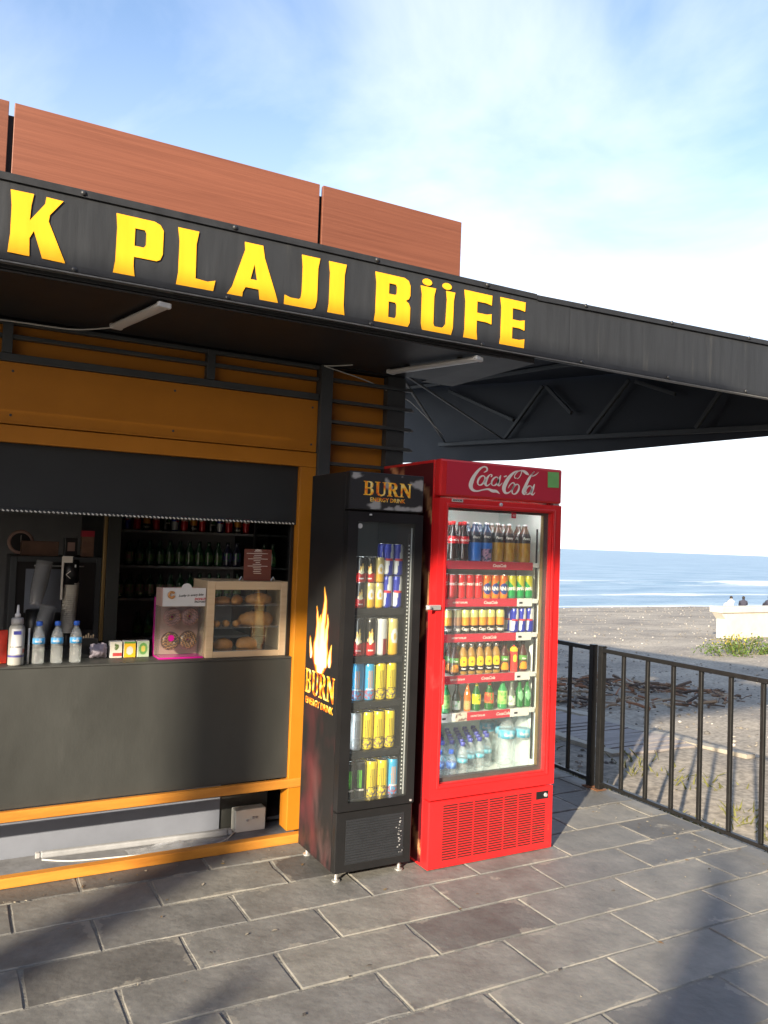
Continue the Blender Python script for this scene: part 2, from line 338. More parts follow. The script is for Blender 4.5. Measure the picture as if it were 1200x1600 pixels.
def sandmat():
    m = mat('beach_sand', (.21, .185, .15), .95, bump=.5, bs=14); t = m.node_tree; n = t.nodes.new; p = t.nodes['Principled BSDF']
    co = n('ShaderNodeTexCoord'); a = n('ShaderNodeTexNoise'); a.inputs['Scale'].default_value = .45; a.inputs['Detail'].default_value = 9; a.inputs['Roughness'].default_value = .7
    b = n('ShaderNodeTexNoise'); b.inputs['Scale'].default_value = 22; b.inputs['Detail'].default_value = 4
    t.links.new(co.outputs['Object'], a.inputs['Vector']); t.links.new(co.outputs['Object'], b.inputs['Vector'])
    r = n('ShaderNodeValToRGB'); e = r.color_ramp.elements; e[0].position = .36; e[0].color = (.17, .152, .132, 1); e[1].position = .64; e[1].color = (.37, .325, .26, 1)
    t.links.new(a.outputs['Fac'], r.inputs[0])
    mr = n('ShaderNodeMapRange'); mr.inputs['From Min'].default_value = .3; mr.inputs['From Max'].default_value = .7; mr.inputs['To Min'].default_value = .6; mr.inputs['To Max'].default_value = 1.35
    t.links.new(b.outputs['Fac'], mr.inputs['Value'])
    mu = n('ShaderNodeVectorMath'); mu.operation = 'SCALE'; t.links.new(r.outputs[0], mu.inputs[0]); t.links.new(mr.outputs[0], mu.inputs['Scale'])
    # wet sand near the water line (y > 36)
    sp = n('ShaderNodeSeparateXYZ'); t.links.new(co.outputs['Object'], sp.inputs[0])
    wr = n('ShaderNodeMapRange'); wr.inputs['From Min'].default_value = 36.5; wr.inputs['From Max'].default_value = 39; t.links.new(sp.outputs['Y'], wr.inputs['Value'])
    mxn = n('ShaderNodeMix'); mxn.data_type = 'RGBA'; mxn.inputs['B'].default_value = (.30, .26, .21, 1); t.links.new(wr.outputs[0], mxn.inputs['Factor']); t.links.new(mu.outputs[0], mxn.inputs['A'])
    t.links.new(mxn.outputs['Result'], p.inputs['Base Color'])
    return m
M['sand'] = sandmat()
struct(bm_.obj('beach', M['sand'], None, True))
# sea
xs = [-20000, -3000, -600, -150, -40, 0]+steps(12, 150, .9, 1.012)+[250, 600, 2500, 20000]
ys = steps(36, 260, .30, 1.016)+[500, 1200, 4000, 12000, 40000]
nx = len(xs); V = []
for y in ys:
    for x in xs:
        k = 1/(1+max(0, y-60)/60)
        sw = .10*math.sin(y*.55+1.5*nz(x*.03, y*.05)*4)+.06*fbm(x*.12, y*.5)
        br = .35*math.exp(-((y-70-4*nz(x*.02, .3))/2.0)**2)*(1 if y < 140 else 0)
        V.append((x, y, -2.17+(sw*k*min(1, (y-36)/8)+br if y < 260 else 0)))
se = MB().add(V, [(j*nx+i, j*nx+i+1, (j+1)*nx+i+1, (j+1)*nx+i) for j in range(len(ys)-1) for i in range(nx-1)])
def seamat():
    m = mat('sea_water', (.12, .25, .40), .45, spec=.22); t = m.node_tree; n = t.nodes.new; p = t.nodes['Principled BSDF']
    co = n('ShaderNodeTexCoord'); mp_ = n('ShaderNodeMapping'); mp_.inputs['Scale'].default_value = (.25, 1, 1); t.links.new(co.outputs['Object'], mp_.inputs[0])
    w = n('ShaderNodeTexNoise'); w.inputs['Scale'].default_value = .8; w.inputs['Detail'].default_value = 8; w.inputs['Roughness'].default_value = .65; t.links.new(mp_.outputs[0], w.inputs['Vector'])
    b = n('ShaderNodeBump'); b.inputs['Strength'].default_value = .8; b.inputs['Distance'].default_value = .35; t.links.new(w.outputs['Fac'], b.inputs['Height']); t.links.new(b.outputs[0], p.inputs['Normal'])
    # foam: along the breaker and at the edge of the beach
    sp = n('ShaderNodeSeparateXYZ'); t.links.new(co.outputs['Object'], sp.inputs[0])
    mp2 = n('ShaderNodeMapping'); mp2.inputs['Scale'].default_value = (.05, .12, 1); t.links.new(co.outputs['Object'], mp2.inputs[0])
    f = n('ShaderNodeTexNoise'); f.inputs['Scale'].default_value = 1; f.inputs['Detail'].default_value = 7; f.inputs['Roughness'].default_value = .6; t.links.new(mp2.outputs[0], f.inputs['Vector'])
    def band(y0, w_, amp):
        a = n('ShaderNodeMath'); a.operation = 'MULTIPLY_ADD'; t.links.new(f.outputs['Fac'], a.inputs[0]); a.inputs[1].default_value = amp; t.links.new(sp.outputs['Y'], a.inputs[2])
        s = n('ShaderNodeMath'); s.operation = 'SUBTRACT'; t.links.new(a.outputs[0], s.inputs[0]); s.inputs[1].default_value = y0+amp*.5
        q = n('ShaderNodeMath'); q.operation = 'ABSOLUTE'; t.links.new(s.outputs[0], q.inputs[0])
        r = n('ShaderNodeMapRange'); r.inputs['From Min'].default_value = w_*.1; r.inputs['From Max'].default_value = w_*1.2; r.inputs['To Min'].default_value = 1; r.inputs['To Max'].default_value = 0
        t.links.new(q.outputs[0], r.inputs['Value']); return r.outputs[0]
    b1, b2, b3 = band(69, 3.6, 14), band(40.2, .9, 3), band(52, .7, 9)
    m1 = n('ShaderNodeMath'); m1.operation = 'MAXIMUM'; t.links.new(b1, m1.inputs[0]); t.links.new(b2, m1.inputs[1])
    m2 = n('ShaderNodeMath'); m2.operation = 'MAXIMUM'; t.links.new(m1.outputs[0], m2.inputs[0]); t.links.new(b3, m2.inputs[1])
    r = n('ShaderNodeMix'); r.data_type = 'RGBA'; r.inputs['A'].default_value = (.12, .25, .40, 1); r.inputs['B'].default_value = (.62, .66, .69, 1); t.links.new(m2.outputs[0], r.inputs['Factor'])
    mp3 = n('ShaderNodeMapping'); mp3.inputs['Scale'].default_value = (.06, .35, 1); t.links.new(co.outputs['Object'], mp3.inputs[0])
    v = n('ShaderNodeTexNoise'); v.inputs['Scale'].default_value = 1; v.inputs['Detail'].default_value = 9; v.inputs['Roughness'].default_value = .7; t.links.new(mp3.outputs[0], v.inputs['Vector'])
    vr = n('ShaderNodeValToRGB'); e = vr.color_ramp.elements; e[0].position = .38; e[0].color = (.16, .26, .36, 1); e[1].position = .66; e[1].color = (.30, .41, .50, 1); t.links.new(v.outputs['Fac'], vr.inputs[0]); t.links.new(vr.outputs[0], r.inputs['A'])
    br_ = n('ShaderNodeMapRange'); br_.inputs['From Min'].default_value = .40; br_.inputs['From Max'].default_value = .52; t.links.new(v.outputs['Fac'], br_.inputs['Value'])
    fm = n('ShaderNodeMath'); fm.operation = 'MULTIPLY'; t.links.new(m2.outputs[0], fm.inputs[0]); t.links.new(br_.outputs[0], fm.inputs[1]); t.links.new(fm.outputs[0], r.inputs['Factor'])
    t.links.new(r.outputs['Result'], p.inputs['Base Color'])
    return m
struct(se.obj('sea', seamat(), None, True))
# terrace bed and its slate tiles
TX0, TX1, TY0, TY1 = -3.5, 3.93, 1.80, 8.3
ter = struct(MB().box(TX0-.05, TX1, TY0-.02, TY1, -.45, -.005).obj('terrace', M['mortar'], None))
def tilemat():
    m = mat('slate_tile', (.13, .125, .11), .62, bump=.35, bs=26); t = m.node_tree; n = t.nodes.new; p = t.nodes['Principled BSDF']
    co = n('ShaderNodeTexCoord'); oi = n('ShaderNodeObjectInfo'); geo = n('ShaderNodeNewGeometry')
    rp = n('ShaderNodeValToRGB'); e = rp.color_ramp.elements; e[0].color = (.075, .076, .078, 1); e[1].color = (.20, .195, .178, 1); e[1].position = 1
    for ps, c in ((.10, (.095, .093, .089)), (.20, (.142, .142, .138)), (.75, (.168, .166, .156))):
        q = e.new(ps); q.color = (*c, 1)
    t.links.new(oi.outputs['Random'], rp.inputs[0])
    a = n('ShaderNodeTexNoise'); a.inputs['Scale'].default_value = 5; a.inputs['Detail'].default_value = 10; a.inputs['Roughness'].default_value = .72; t.links.new(geo.outputs['Position'], a.inputs['Vector'])
    mr = n('ShaderNodeMapRange'); mr.inputs['From Min'].default_value = .25; mr.inputs['From Max'].default_value = .75; mr.inputs['To Min'].default_value = .6; mr.inputs['To Max'].default_value = 1.4; t.links.new(a.outputs['Fac'], mr.inputs['Value'])
    mu = n('ShaderNodeVectorMath'); mu.operation = 'SCALE'; t.links.new(rp.outputs[0], mu.inputs[0]); t.links.new(mr.outputs[0], mu.inputs['Scale'])
    # mortar smeared over the edges and in a few patches
    sp = n('ShaderNodeSeparateXYZ'); t.links.new(co.outputs['Generated'], sp.inputs[0])
    def edge(axis, size):
        s = n('ShaderNodeMath'); s.operation = 'SUBTRACT'; s.inputs[1].default_value = .5; t.links.new(sp.outputs[axis], s.inputs[0])
        q = n('ShaderNodeMath'); q.operation = 'ABSOLUTE'; t.links.new(s.outputs[0], q.inputs[0])
        r = n('ShaderNodeMath'); r.operation = 'MULTIPLY_ADD'; r.inputs[1].default_value = -size; r.inputs[2].default_value = size*.5; t.links.new(q.outputs[0], r.inputs[0]); return r.outputs[0]
    mn = n('ShaderNodeMath'); mn.operation = 'MINIMUM'; t.links.new(edge('X', .58), mn.inputs[0]); t.links.new(edge('Y', .28), mn.inputs[1])
    f = n('ShaderNodeTexNoise'); f.inputs['Scale'].default_value = 4.2; f.inputs['Detail'].default_value = 8; f.inputs['Roughness'].default_value = .68; t.links.new(geo.outputs['Position'], f.inputs['Vector'])
    lim = n('ShaderNodeMapRange'); lim.inputs['From Min'].default_value = .40; lim.inputs['From Max'].default_value = .80; lim.inputs['To Min'].default_value = -.030; lim.inputs['To Max'].default_value = .085; lim.clamp = False; t.links.new(f.outputs['Fac'], lim.inputs['Value'])
    df = n('ShaderNodeMath'); df.operation = 'SUBTRACT'; t.links.new(lim.outputs[0], df.inputs[0]); t.links.new(mn.outputs[0], df.inputs[1])
    e1 = n('ShaderNodeMapRange'); e1.inputs['From Min'].default_value = -.003; e1.inputs['From Max'].default_value = .006; e1.inputs['To Max'].default_value = .42; t.links.new(df.outputs[0], e1.inputs['Value'])
    f2 = n('ShaderNodeTexNoise'); f2.inputs['Scale'].default_value = 3.1; f2.inputs['Detail'].default_value = 9; f2.inputs['Roughness'].default_value = .66; t.links.new(geo.outputs['Position'], f2.inputs['Vector'])
    e2 = n('ShaderNodeMapRange'); e2.inputs['From Min'].default_value = .65; e2.inputs['From Max'].default_value = .70; e2.inputs['To Max'].default_value = .7; t.links.new(f2.outputs['Fac'], e2.inputs['Value'])
    mxm = n('ShaderNodeMath'); mxm.operation = 'MAXIMUM'; t.links.new(e1.outputs[0], mxm.inputs[0]); t.links.new(e2.outputs[0], mxm.inputs[1])
    mixn = n('ShaderNodeMix'); mixn.data_type = 'RGBA'; mixn.inputs['B'].default_value = (.33, .31, .265, 1); t.links.new(mxm.outputs[0], mixn.inputs['Factor']); t.links.new(mu.outputs[0], mixn.inputs['A'])
    t.links.new(mixn.outputs['Result'], p.inputs['Base Color'])
    rr = n('ShaderNodeMapRange'); rr.inputs['To Min'].default_value = .42; rr.inputs['To Max'].default_value = .85; t.links.new(a.outputs['Fac'], rr.inputs['Value']); t.links.new(rr.outputs[0], p.inputs['Roughness'])
    return m
M['tile'] = tilemat()
def tile_mesh(w, d, seed):
    rn = random.Random(seed); b = MB(); g = .0045
    def outline(inset):
        pts = []
        n_ = 7
        for k in range(n_): pts.append((-w/2+w*k/n_, -d/2))
        for k in range(3): pts.append((w/2, -d/2+d*k/3))
        for k in range(n_): pts.append((w/2-w*k/n_, d/2))
        for k in range(3): pts.append((-w/2, d/2-d*k/3))
        r_ = []
        for i, (x, y) in enumerate(pts):
            j = g+jit[i]+inset
            r_.append((x-math.copysign(j, x) if abs(x) > w/2-1e-6 else x, y-math.copysign(j, y) if abs(y) > d/2-1e-6 else y))
        return r_
    jit = [rn.uniform(0, .003)+(.006 if rn.random() < .07 else 0) for _ in range(20)]
    o1 = outline(0); o2 = outline(.003); n_ = len(o1)
    b.add([(x, y, -.02) for x, y in o1]+[(x, y, -.003) for x, y in o1]+[(x, y, 0) for x, y in o2],
          [(k, (k+1) % n_, n_+(k+1) % n_, n_+k) for k in range(n_)]+[(n_+k, n_+(k+1) % n_, 2*n_+(k+1) % n_, 2*n_+k) for k in range(n_)]+[tuple(range(2*n_, 3*n_))])
    return b.mesh('paving_tile', M['tile'])
TP, TL = .2785, .5785
full = [tile_mesh(TL, TP, i) for i in range(6)]
y_seams = [1.80+TP*.0+k*TP-.005 for k in range(24)]
rt = random.Random(3); ntile = 0
for k in range(len(y_seams)-1):
    y0 = y_seams[k]; yc = y0+TP/2
    if y0+TP > TY1: break
    # joints at x = .30 + n*TL on the row whose lower seam is near 2.91, shifted by half a tile on its neighbours
    off = .303 if k % 2 == 0 else .303+TL/2
    if yc > 6.2: rng = range(3, 8)
    elif yc > 4.2: rng = range(2, 8)
    else: rng = range(-4, 8)
    for i in rng:
        x0 = off+i*TL; x1 = x0+TL
        if x0 > TX1-.06: continue
        if x1 > TX1-.01: me = tile_mesh(TX1-.01-x0, TP, 50+k); xc = (x0+TX1-.01)/2
        else: me = full[rt.randrange(6)]; xc = (x0+x1)/2
        o = link('paving_tile', me, ter); o.location = (xc, yc, rt.uniform(-.002, .0012)); o.rotation_euler = (rt.uniform(-.005, .005), rt.uniform(-.003, .003), rt.uniform(-.005, .005)); ntile += 1
print('tiles', ntile)
lit = MB(); rli = random.Random(31); cs = []
for k in range(230):
    x, y = rli.uniform(-1.5, 3.85), rli.uniform(1.9, 3.9)
    if rli.random() < .45: x = 3.83-abs(rli.gauss(0, .25)); y = rli.uniform(1.9, 5.5)
    elif rli.random() < .4: y = 3.88-abs(rli.gauss(0, .10)); x = rli.uniform(-1, 3.8)
    if 1.6 < x < 2.9 and y > 3.28: continue
    r = rli.uniform(.002, .008); a = rli.uniform(0, 6.28); ca, sa = math.cos(a), math.sin(a); e_ = rli.uniform(1, 2.4); n0 = len(lit.v)
    lit.add([(x+ca*r*e_, y+sa*r*e_, .0035), (x-sa*r, y+ca*r, .006), (x-ca*r*e_, y-sa*r*e_, .0035), (x+sa*r, y-ca*r, .0042)], [(0, 1, 2, 3)])
    cs += [rli.choice(((.30, .27, .21), (.16, .10, .05), (.08, .07, .06), (.38, .34, .27), (.22, .16, .07)))]*4
struct(tag(lit.obj('litter', mat('dry_litter', (1, 1, 1), .9, attr=1), None, False, 0, cs), 'bits of dry leaf and grit scattered over the slate paving', 'litter'), 'stuff')
kerb = MB()
kerb.box(TX0-.05, TX1+.02, TY0-.135, TY0-.022, -.45, -.002)
struct(kerb.obj('kerb', M['mortar'], None, False, .012))
gx = steps(-8, 8, .12, 1); g2 = [-8, -4, -1, .2, .7]+[1.0+.04*i for i in range(18)]
gb = MB(); nx = len(gx)
V = [(x, y, -.035+.012*fbm(x*4, y*4)) for y in g2 for x in gx]
gb.add(V, [(j*nx+i, j*nx+i+1, (j+1)*nx+i+1, (j+1)*nx+i) for j in range(len(g2)-1) for i in range(nx-1)])
struct(gb.obj('ground', M['soil'], None, True))
M['edging'] = mat('sandy_concrete', (.34, .31, .26), .95, var=.2, vs_=6, bump=.4, bs=30)
# plank walk down to the sea
walk = struct(bpy.data.objects.new('path', None)); col.objects.link(walk); walk.location = (5.78, 5.2, -.2)
pm = MB().box(-.44, .44, -.045, .045, -.02, .02).mesh('plank', M['plank'])
for k in range(62):
    y = 5.25+k*.105
    o = link('plank', pm, walk); o.location = (random.uniform(-.008, .008), y-5.2, beach_z(5.78, y)+.205+.012*math.sin(k*.7)); o.rotation_euler = (random.uniform(-.03, .03), random.uniform(-.015, .015), random.uniform(-.02, .02))
for x in (-.52, .56):
    b = MB(); P = []
    for k in range(40):
        y = 4.6+k*.2+ (.1 if x > 0 else .6); w = .07+.03*nz(y*2, x); zz = beach_z(5.78+x, y)
        for dx, dz in ((-w, -.05), (-w, .035+.01*nz(y*3)), (w, .03+.01*nz(y*3, 4)), (w, -.05)): P.append((x+dx+.025*nz(y*1.3, x*3), y-5.2, zz+.2+dz))
    b.add(P, [(4*k+i, 4*k+i+1, 4*k+5+i, 4*k+4+i) for k in range(39) for i in range(3)]+[(0, 1, 2, 3), (156, 157, 158, 159)])
    b.obj('edging', M['edging'], walk)
# loose stones and shells over the sand, driftwood heap, weeds along the terrace: nobody could count them
stn = MB(); rs_ = random.Random(11); cs = []
for k in range(5000):
    y = 5+33*rs_.random()**1.5; x = 4.1+rs_.random()*(6+y*1.35)
    if 5.2 < x < 6.4 and y < 12: continue
    r = rs_.uniform(.008, .024)*(1+y/30)*(1.9 if rs_.random() < .02 else 1); n0 = len(stn.v)
    stn.sphere((x, y, beach_z(x, y)+r*.15), r, 5, 3, (1, rs_.uniform(.6, 1), rs_.uniform(.35, .7)), .2)
    g_ = rs_.choice(((.34, .31, .27), (.24, .22, .19), (.12, .115, .11), (.28, .25, .21), (.2, .18, .15), (.15, .14, .13), (.24, .22, .19), (.18, .17, .15), (.5, .47, .43)))
    cs += [g_]*(len(stn.v)-n0)
struct(tag(stn.obj('pebbles', mat('pebble', (1, 1, 1), .85, attr=1), None, True, 0, cs), 'pale pebbles and shells strewn over the grey beach sand', 'pebbles'), 'stuff')
dw = MB(); rd = random.Random(5); cs = []
for k in range(420):
    a = rd.uniform(0, 6.28); q = rd.random()**.6; x = 7.6+1.75*q*math.cos(a)+.5*q*math.sin(a); y = 8.1-1.0*q*math.cos(a)+1.15*q*math.sin(a)
    hgt = .28*(1-q)**1.2; z = beach_z(x, y)+.02+hgt*rd.random(); l = rd.uniform(.06, .36); th = rd.uniform(0, 3.14); el = rd.uniform(-.35, .35)
    d = Vector((math.cos(th)*math.cos(el), math.sin(th)*math.cos(el), math.sin(el)))*l/2; p = Vector((x, y, z+abs(d.z)*.6)); r = rd.uniform(.006, .022); n0 = len(dw.v)
    dw.tube([p-d, p+Vector((rd.uniform(-.02, .02), rd.uniform(-.02, .02), .01)), p+d], r, 5, [r, r*.9, r*.5])
    g_ = rd.choice(((.23, .15, .10), (.15, .11, .085), (.30, .22, .15), (.09, .07, .06), (.42, .36, .28), (.28, .14, .08))); cs += [g_]*(len(dw.v)-n0)
struct(tag(dw.obj('driftwood', mat('driftwood_bits', (1, 1, 1), .9, attr=1), None, False, 0, cs), 'heap of broken driftwood and twigs on the sand behind the railing', 'driftwood'), 'stuff')
wd = MB(); rw = random.Random(9)
for k in range(5200):
    y = rw.uniform(1.2, 4.6) if rw.random() < .8 else rw.uniform(4.6, 6); x = 3.97+abs(rw.gauss(0, .55))
    if fbm(x*1.6, y*1.6, 7) < -.02: continue
    z = beach_z(x, y); h = rw.uniform(.02, .09); a = rw.uniform(0, 6.28); lx, ly = rw.gauss(0, .03), rw.gauss(0, .03); w = .009
    wd.add([(x-w*math.cos(a), y-w*math.sin(a), z-.005), (x+w*math.cos(a), y+w*math.sin(a), z-.005), (x+lx+w*math.cos(a)*.6, y+ly, z+h*.7), (x+lx*1.6, y+ly*1.6, z+h)], [(0, 1, 2), (0, 2, 3)])
struct(tag(wd.obj('weeds', M['weed'], None), 'low olive weeds growing along the outer foot of the railing', 'weeds'), 'stuff')
# concrete wall on the beach, shrub in front of it
wl = thing('concrete_wall', 'cream concrete wall with an overhanging top standing on the beach', 'wall', (19.3, 15.2, beach_z(19.3, 15.2)-.1))
box('wall_body', M['concrete'], wl, 0, 9, 0, .32, 0, .80, .02)
box('wall_coping', M['concrete'], wl, -.22, 9.02, -.05, .38, .803, .97, .02)
cb = MB().add([(-.002, 0, .62), (-.002, .32, .62), (-.19, 0, .80), (-.19, .32, .80), (-.002, 0, .80), (-.002, .32, .80)], [(0, 2, 3, 1), (0, 4, 2), (1, 3, 5), (2, 4, 5, 3), (0, 1, 5, 4)]).obj('wall_corbel', M['concrete'], wl)
sb_ = thing('coastal_shrub', 'low green shrub with yellow blossom growing before the concrete wall', 'shrub', (15.1, 11.5, beach_z(15.1, 11.5)))
lf = MB(); fl = MB(); tw = MB(); rl = random.Random(21)
for k in range(46):
    a = rl.uniform(0, 6.28); q = rl.random()**.5; x, y = 1.15*q*math.cos(a), .6*q*math.sin(a); h = rl.uniform(.18, .46)*(1.15-.6*q)
    tw.tube([(x*.6, y*.6, -.05), (x*.9, y*.9, h*.6), (x, y, h)], .006, 4, [.009, .006, .003])
    for j in range(34):
        px, py, pz = x+rl.gauss(0, .10), y+rl.gauss(0, .09), max(.01, h*rl.uniform(.25, 1.0)+rl.gauss(0, .03)); s_ = rl.uniform(.016, .04); b2 = Vector((rl.gauss(0, 1), rl.gauss(0, 1), rl.gauss(0, 1))).normalized(); c2 = b2.cross(Vector((.3, .5, .8))).normalized()
        tgt = fl if (pz > .24 and rl.random() < (.5 if x < .1 else .18)) else lf
        p = Vector((px, py, pz)); tgt.add([p-b2*s_, p+c2*s_*.5, p+b2*s_, p-c2*s_*.5], [(0, 1, 2, 3)])
lf.obj('leaves', M['leaf'], sb_); fl.obj('blossom', M['flower'], sb_); tw.obj('stems', M['weed'], sb_)
# ------------------------------------------------------------------ kiosk
K = thing('kiosk', 'orange and dark grey snack kiosk with a serving hatch and brown wood parapet', 'kiosk', (0, 3.97, 0))
def kb(name, m, x0, x1, y0, y1, z0, z1, bevel=.002, par=None): return box(name, M[m], par or K, x0, x1, y0-3.97, y1-3.97, z0, z1, bevel)
kb('counter_front', 'dark_panel', -5.5, 1.633, 3.975, 4.0, .322, .945)
kb('counter_top', 'dark_panel', -5.5, 1.633, 3.972, 4.62, .946, .956, .003)
kb('column', 'orange', 1.634, 1.722, 3.955, 4.06, .047, 1.967, .003)
hd = kb('header', 'orange', -5.5, 1.722, 3.955, 4.06, 1.968, 2.045)
kb('header_panel', 'orange', -5.5, 1.722, 3.963, 4.06, 2.050, 2.33)
kb('header_bead', 'orange', -5.5, 1.68, 3.958, 3.962, 2.052, 2.060, .001)
kb('beam', 'orange_wood', -5.5, 1.716, 3.948, 3.9745, .272, .318, .003)
kb('beam', 'orange_wood', -5.5, 1.716, 3.895, 3.945, .001, .046, .004)
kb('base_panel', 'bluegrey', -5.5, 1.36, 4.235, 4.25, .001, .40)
kb('base_panel', 'dark_panel', 1.361, 1.634, 4.245, 4.26, .001, .40)
kb('upper_panel', 'orange', -5.5, 1.722, 3.995, 4.06, 2.331, 2.52)
sh = kb('roller_shutter', 'shutter', -5.5, 1.632, 3.99, 4.005, 1.672, 1.967, 0)
kb('shutter_slat', 'shutter', -5.5, 1.632, 3.985, 4.01, 1.655, 1.671, .003)
pm = MB().box(-.006, .006, -.002, .002, -.0032, .0032).mesh('shutter_perforation', M['white'])
for k in range(84):
    o = link('shutter_perforation', pm, K); o.location = (.02+k*.0192, 3.983-3.97, 1.661); o.rotation_euler = (0, rad(35), 0)
kb('shutter_guide', 'black', 1.612, 1.6325, 4.011, 4.05, .957, 1.966)
for x in (-3.9, -2.2, -.5, .22, .95, 1.69):
    for z_ in (2.09, 2.29): MB().lathe([(.006, 0), (.006, .002), (.003, .003)], 8).obj('screw', M['steel'], K).location = (x, -.008, z_)
for sc_ in [c for c in K.children if c.name.startswith('screw')]: sc_.rotation_euler = (rad(90), 0, 0)
# steel frame above the hatch
for z0, z1 in ((2.332, 2.366), (2.436, 2.454), (2.50, 2.518)): kb('steel_rail', 'steel', -5.5, 1.716, 3.945, 3.985, z0, z1)
for x in (-4.5, -3.57, -2.64, -1.7, -.75, .17, 1.10): kb('steel_stud', 'steel', x, x+.042, 3.94, 3.99, 2.368, 2.518)
kb('steel_post', 'steel', 1.724, 1.792, 3.93, 4.05, .002, 2.525)
# louvred bay right of the post
kb('bay_panel', 'orange', 1.793, 2.158, 4.03, 4.045, .002, 2.52)
kb('corner_post', 'steel', 2.16, 2.277, 3.985, 4.09, .002, 2.525)
z = 2.454
while z > .1:
    kb('louvre_slat', 'steel', 1.793, 2.30, 3.945, 3.983, z-.009, z+.009, .001); z -= .1145
for z0 in [2.338-.1145*k for k in range(6)]:
    kb('slat_end', 'edge', 2.301, 2.318, 3.955, 3.975, z0-.006, z0+.004, 0)
# shell: side, back, ceiling, floor
kb('side_wall', 'steel', 2.18, 2.26, 4.092, 6.20, .002, 2.52)
kb('back_wall', 'grey', -5.58, 2.26, 6.21, 6.29, .002, 2.52)
kb('side_wall', 'steel', -5.58, -5.501, 3.98, 6.20, .002, 2.52)
kb('ceiling', 'soffit', -5.58, 2.27, 3.99, 6.29, 2.527, 2.56)
kb('interior_floor', 'grey', -5.5, 2.17, 4.27, 6.20, .002, .02)
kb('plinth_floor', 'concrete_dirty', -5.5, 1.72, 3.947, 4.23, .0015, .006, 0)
# parapet of wood-grain panels
for x0, x1 in ((-5.5, -3.85), (-3.832, -2.51), (-2.492, -1.19), (-1.172, .127), (.147, 1.464), (1.482, 2.272)):
    kb('wood_panel', 'cladding', x0, x1, 3.45, 3.474, 2.60, 3.262, .002)
for y0, y1 in ((3.475, 4.70), (4.718, 6.30)): kb('wood_panel', 'cladding', 2.247, 2.272, y0, y1, 2.60, 3.26, .002)
kb('parapet_frame', 'trim', -5.5, 2.24, 3.48, 3.52, 2.60, 3.22, 0)
kb('roof_deck', 'trim', -5.58, 2.246, 3.53, 6.3, 2.561, 2.90, 0)

# ------------------------------------------------------------------ canopy with the sign
CN = thing('canopy', 'black metal canopy with the yellow sign along its front', 'canopy', (0, 3.23, 2.55))
def cbx(name, m, x0, x1, y0, y1, z0, z1, bevel=.002): return box(name, M[m], CN, x0, x1, y0-3.23, y1-3.23, z0-2.55, z1-2.55, bevel)
def sheet(x0, x1, z0a, z1a, z0b, z1b, name, m, y0, y1):
    n = max(2, int((x1-x0)/.12)); b = MB(); P = []
    for k in range(n+1):
        t = k/n; x = x0+(x1-x0)*t; wy = .0012*fbm(x*1.3, y0*9); za = z0a+(z0b-z0a)*t; zb = z1a+(z1b-z1a)*t
        P += [(x, y0+wy, za), (x, y0+wy*1.8, (za+zb)/2), (x, y0+wy, zb), (x, y1, zb), (x, y1, za)]
    f = [(5*k+i, 5*(k+1)+i, 5*(k+1)+(i+1) % 5, 5*k+(i+1) % 5) for k in range(n) for i in range(5)]
    b.add([(x, y-3.23, z-2.55) for x, y, z in P], f+[(4, 3, 2, 1, 0), tuple(range(5*n, 5*n+5))])
    return b.obj(name, M[m], CN)
sheet(-5.7, 2.828, 2.555, 2.875, 2.555, 2.872, 'fascia_sheet', 'fascia', 3.23, 3.243)
sheet(2.831, 5.36, 2.555, 2.868, 2.575, 2.935, 'fascia_sheet', 'fascia', 3.232, 3.245)
sheet(-5.7, 2.60, 2.858, 2.890, 2.858, 2.884, 'top_trim', 'trim', 3.221, 3.2285)
sheet(2.603, 5.36, 2.854, 2.880, 2.918, 2.946, 'top_trim', 'trim', 3.221, 3.2300)
sheet(-5.7, 5.36, 2.556, 2.580, 2.570, 2.594, 'bottom_trim', 'trim', 3.221, 3.2285)
sheet(-5.7, 5.36, 2.548, 2.5535, 2.560, 2.5655, 'drip_edge', 'edge', 3.218, 3.250)
bl = MB().lathe([(.011, 0), (.011, .003), (.006, .0075), (.001, .008)], 10).mesh('bolt', M['chrome'], True)
bl.materials[0] = M['trim']
for i, x in enumerate((-5.2, -4.6, -3.95, -3.3, -2.7, -2.1, -1.5, -.86, -.24, .39, .99, 1.665, 2.285, 2.93, 3.58, 4.25, 4.9)):
    for z_ in (2.872+(max(0, x-2.6)*.024), 2.571+max(0, x-2)*.004):
        o = link('bolt', bl, CN); o.location = (x-.02*(z_ < 2.7), 3.2205-3.23, z_-2.55); o.rotation_euler = (rad(90), 0, 0)
cbx('soffit', 'soffit', -5.7, 2.40, 3.252, 3.94, 2.528, 2.536, 0)
cbx('soffit', 'soffit', 2.403, 2.62, 3.252, 4.02, 2.531, 2.539, 0)
cbx('canopy_joist', 'trim', -5.7, 2.62, 3.252, 3.285, 2.54, 2.60)
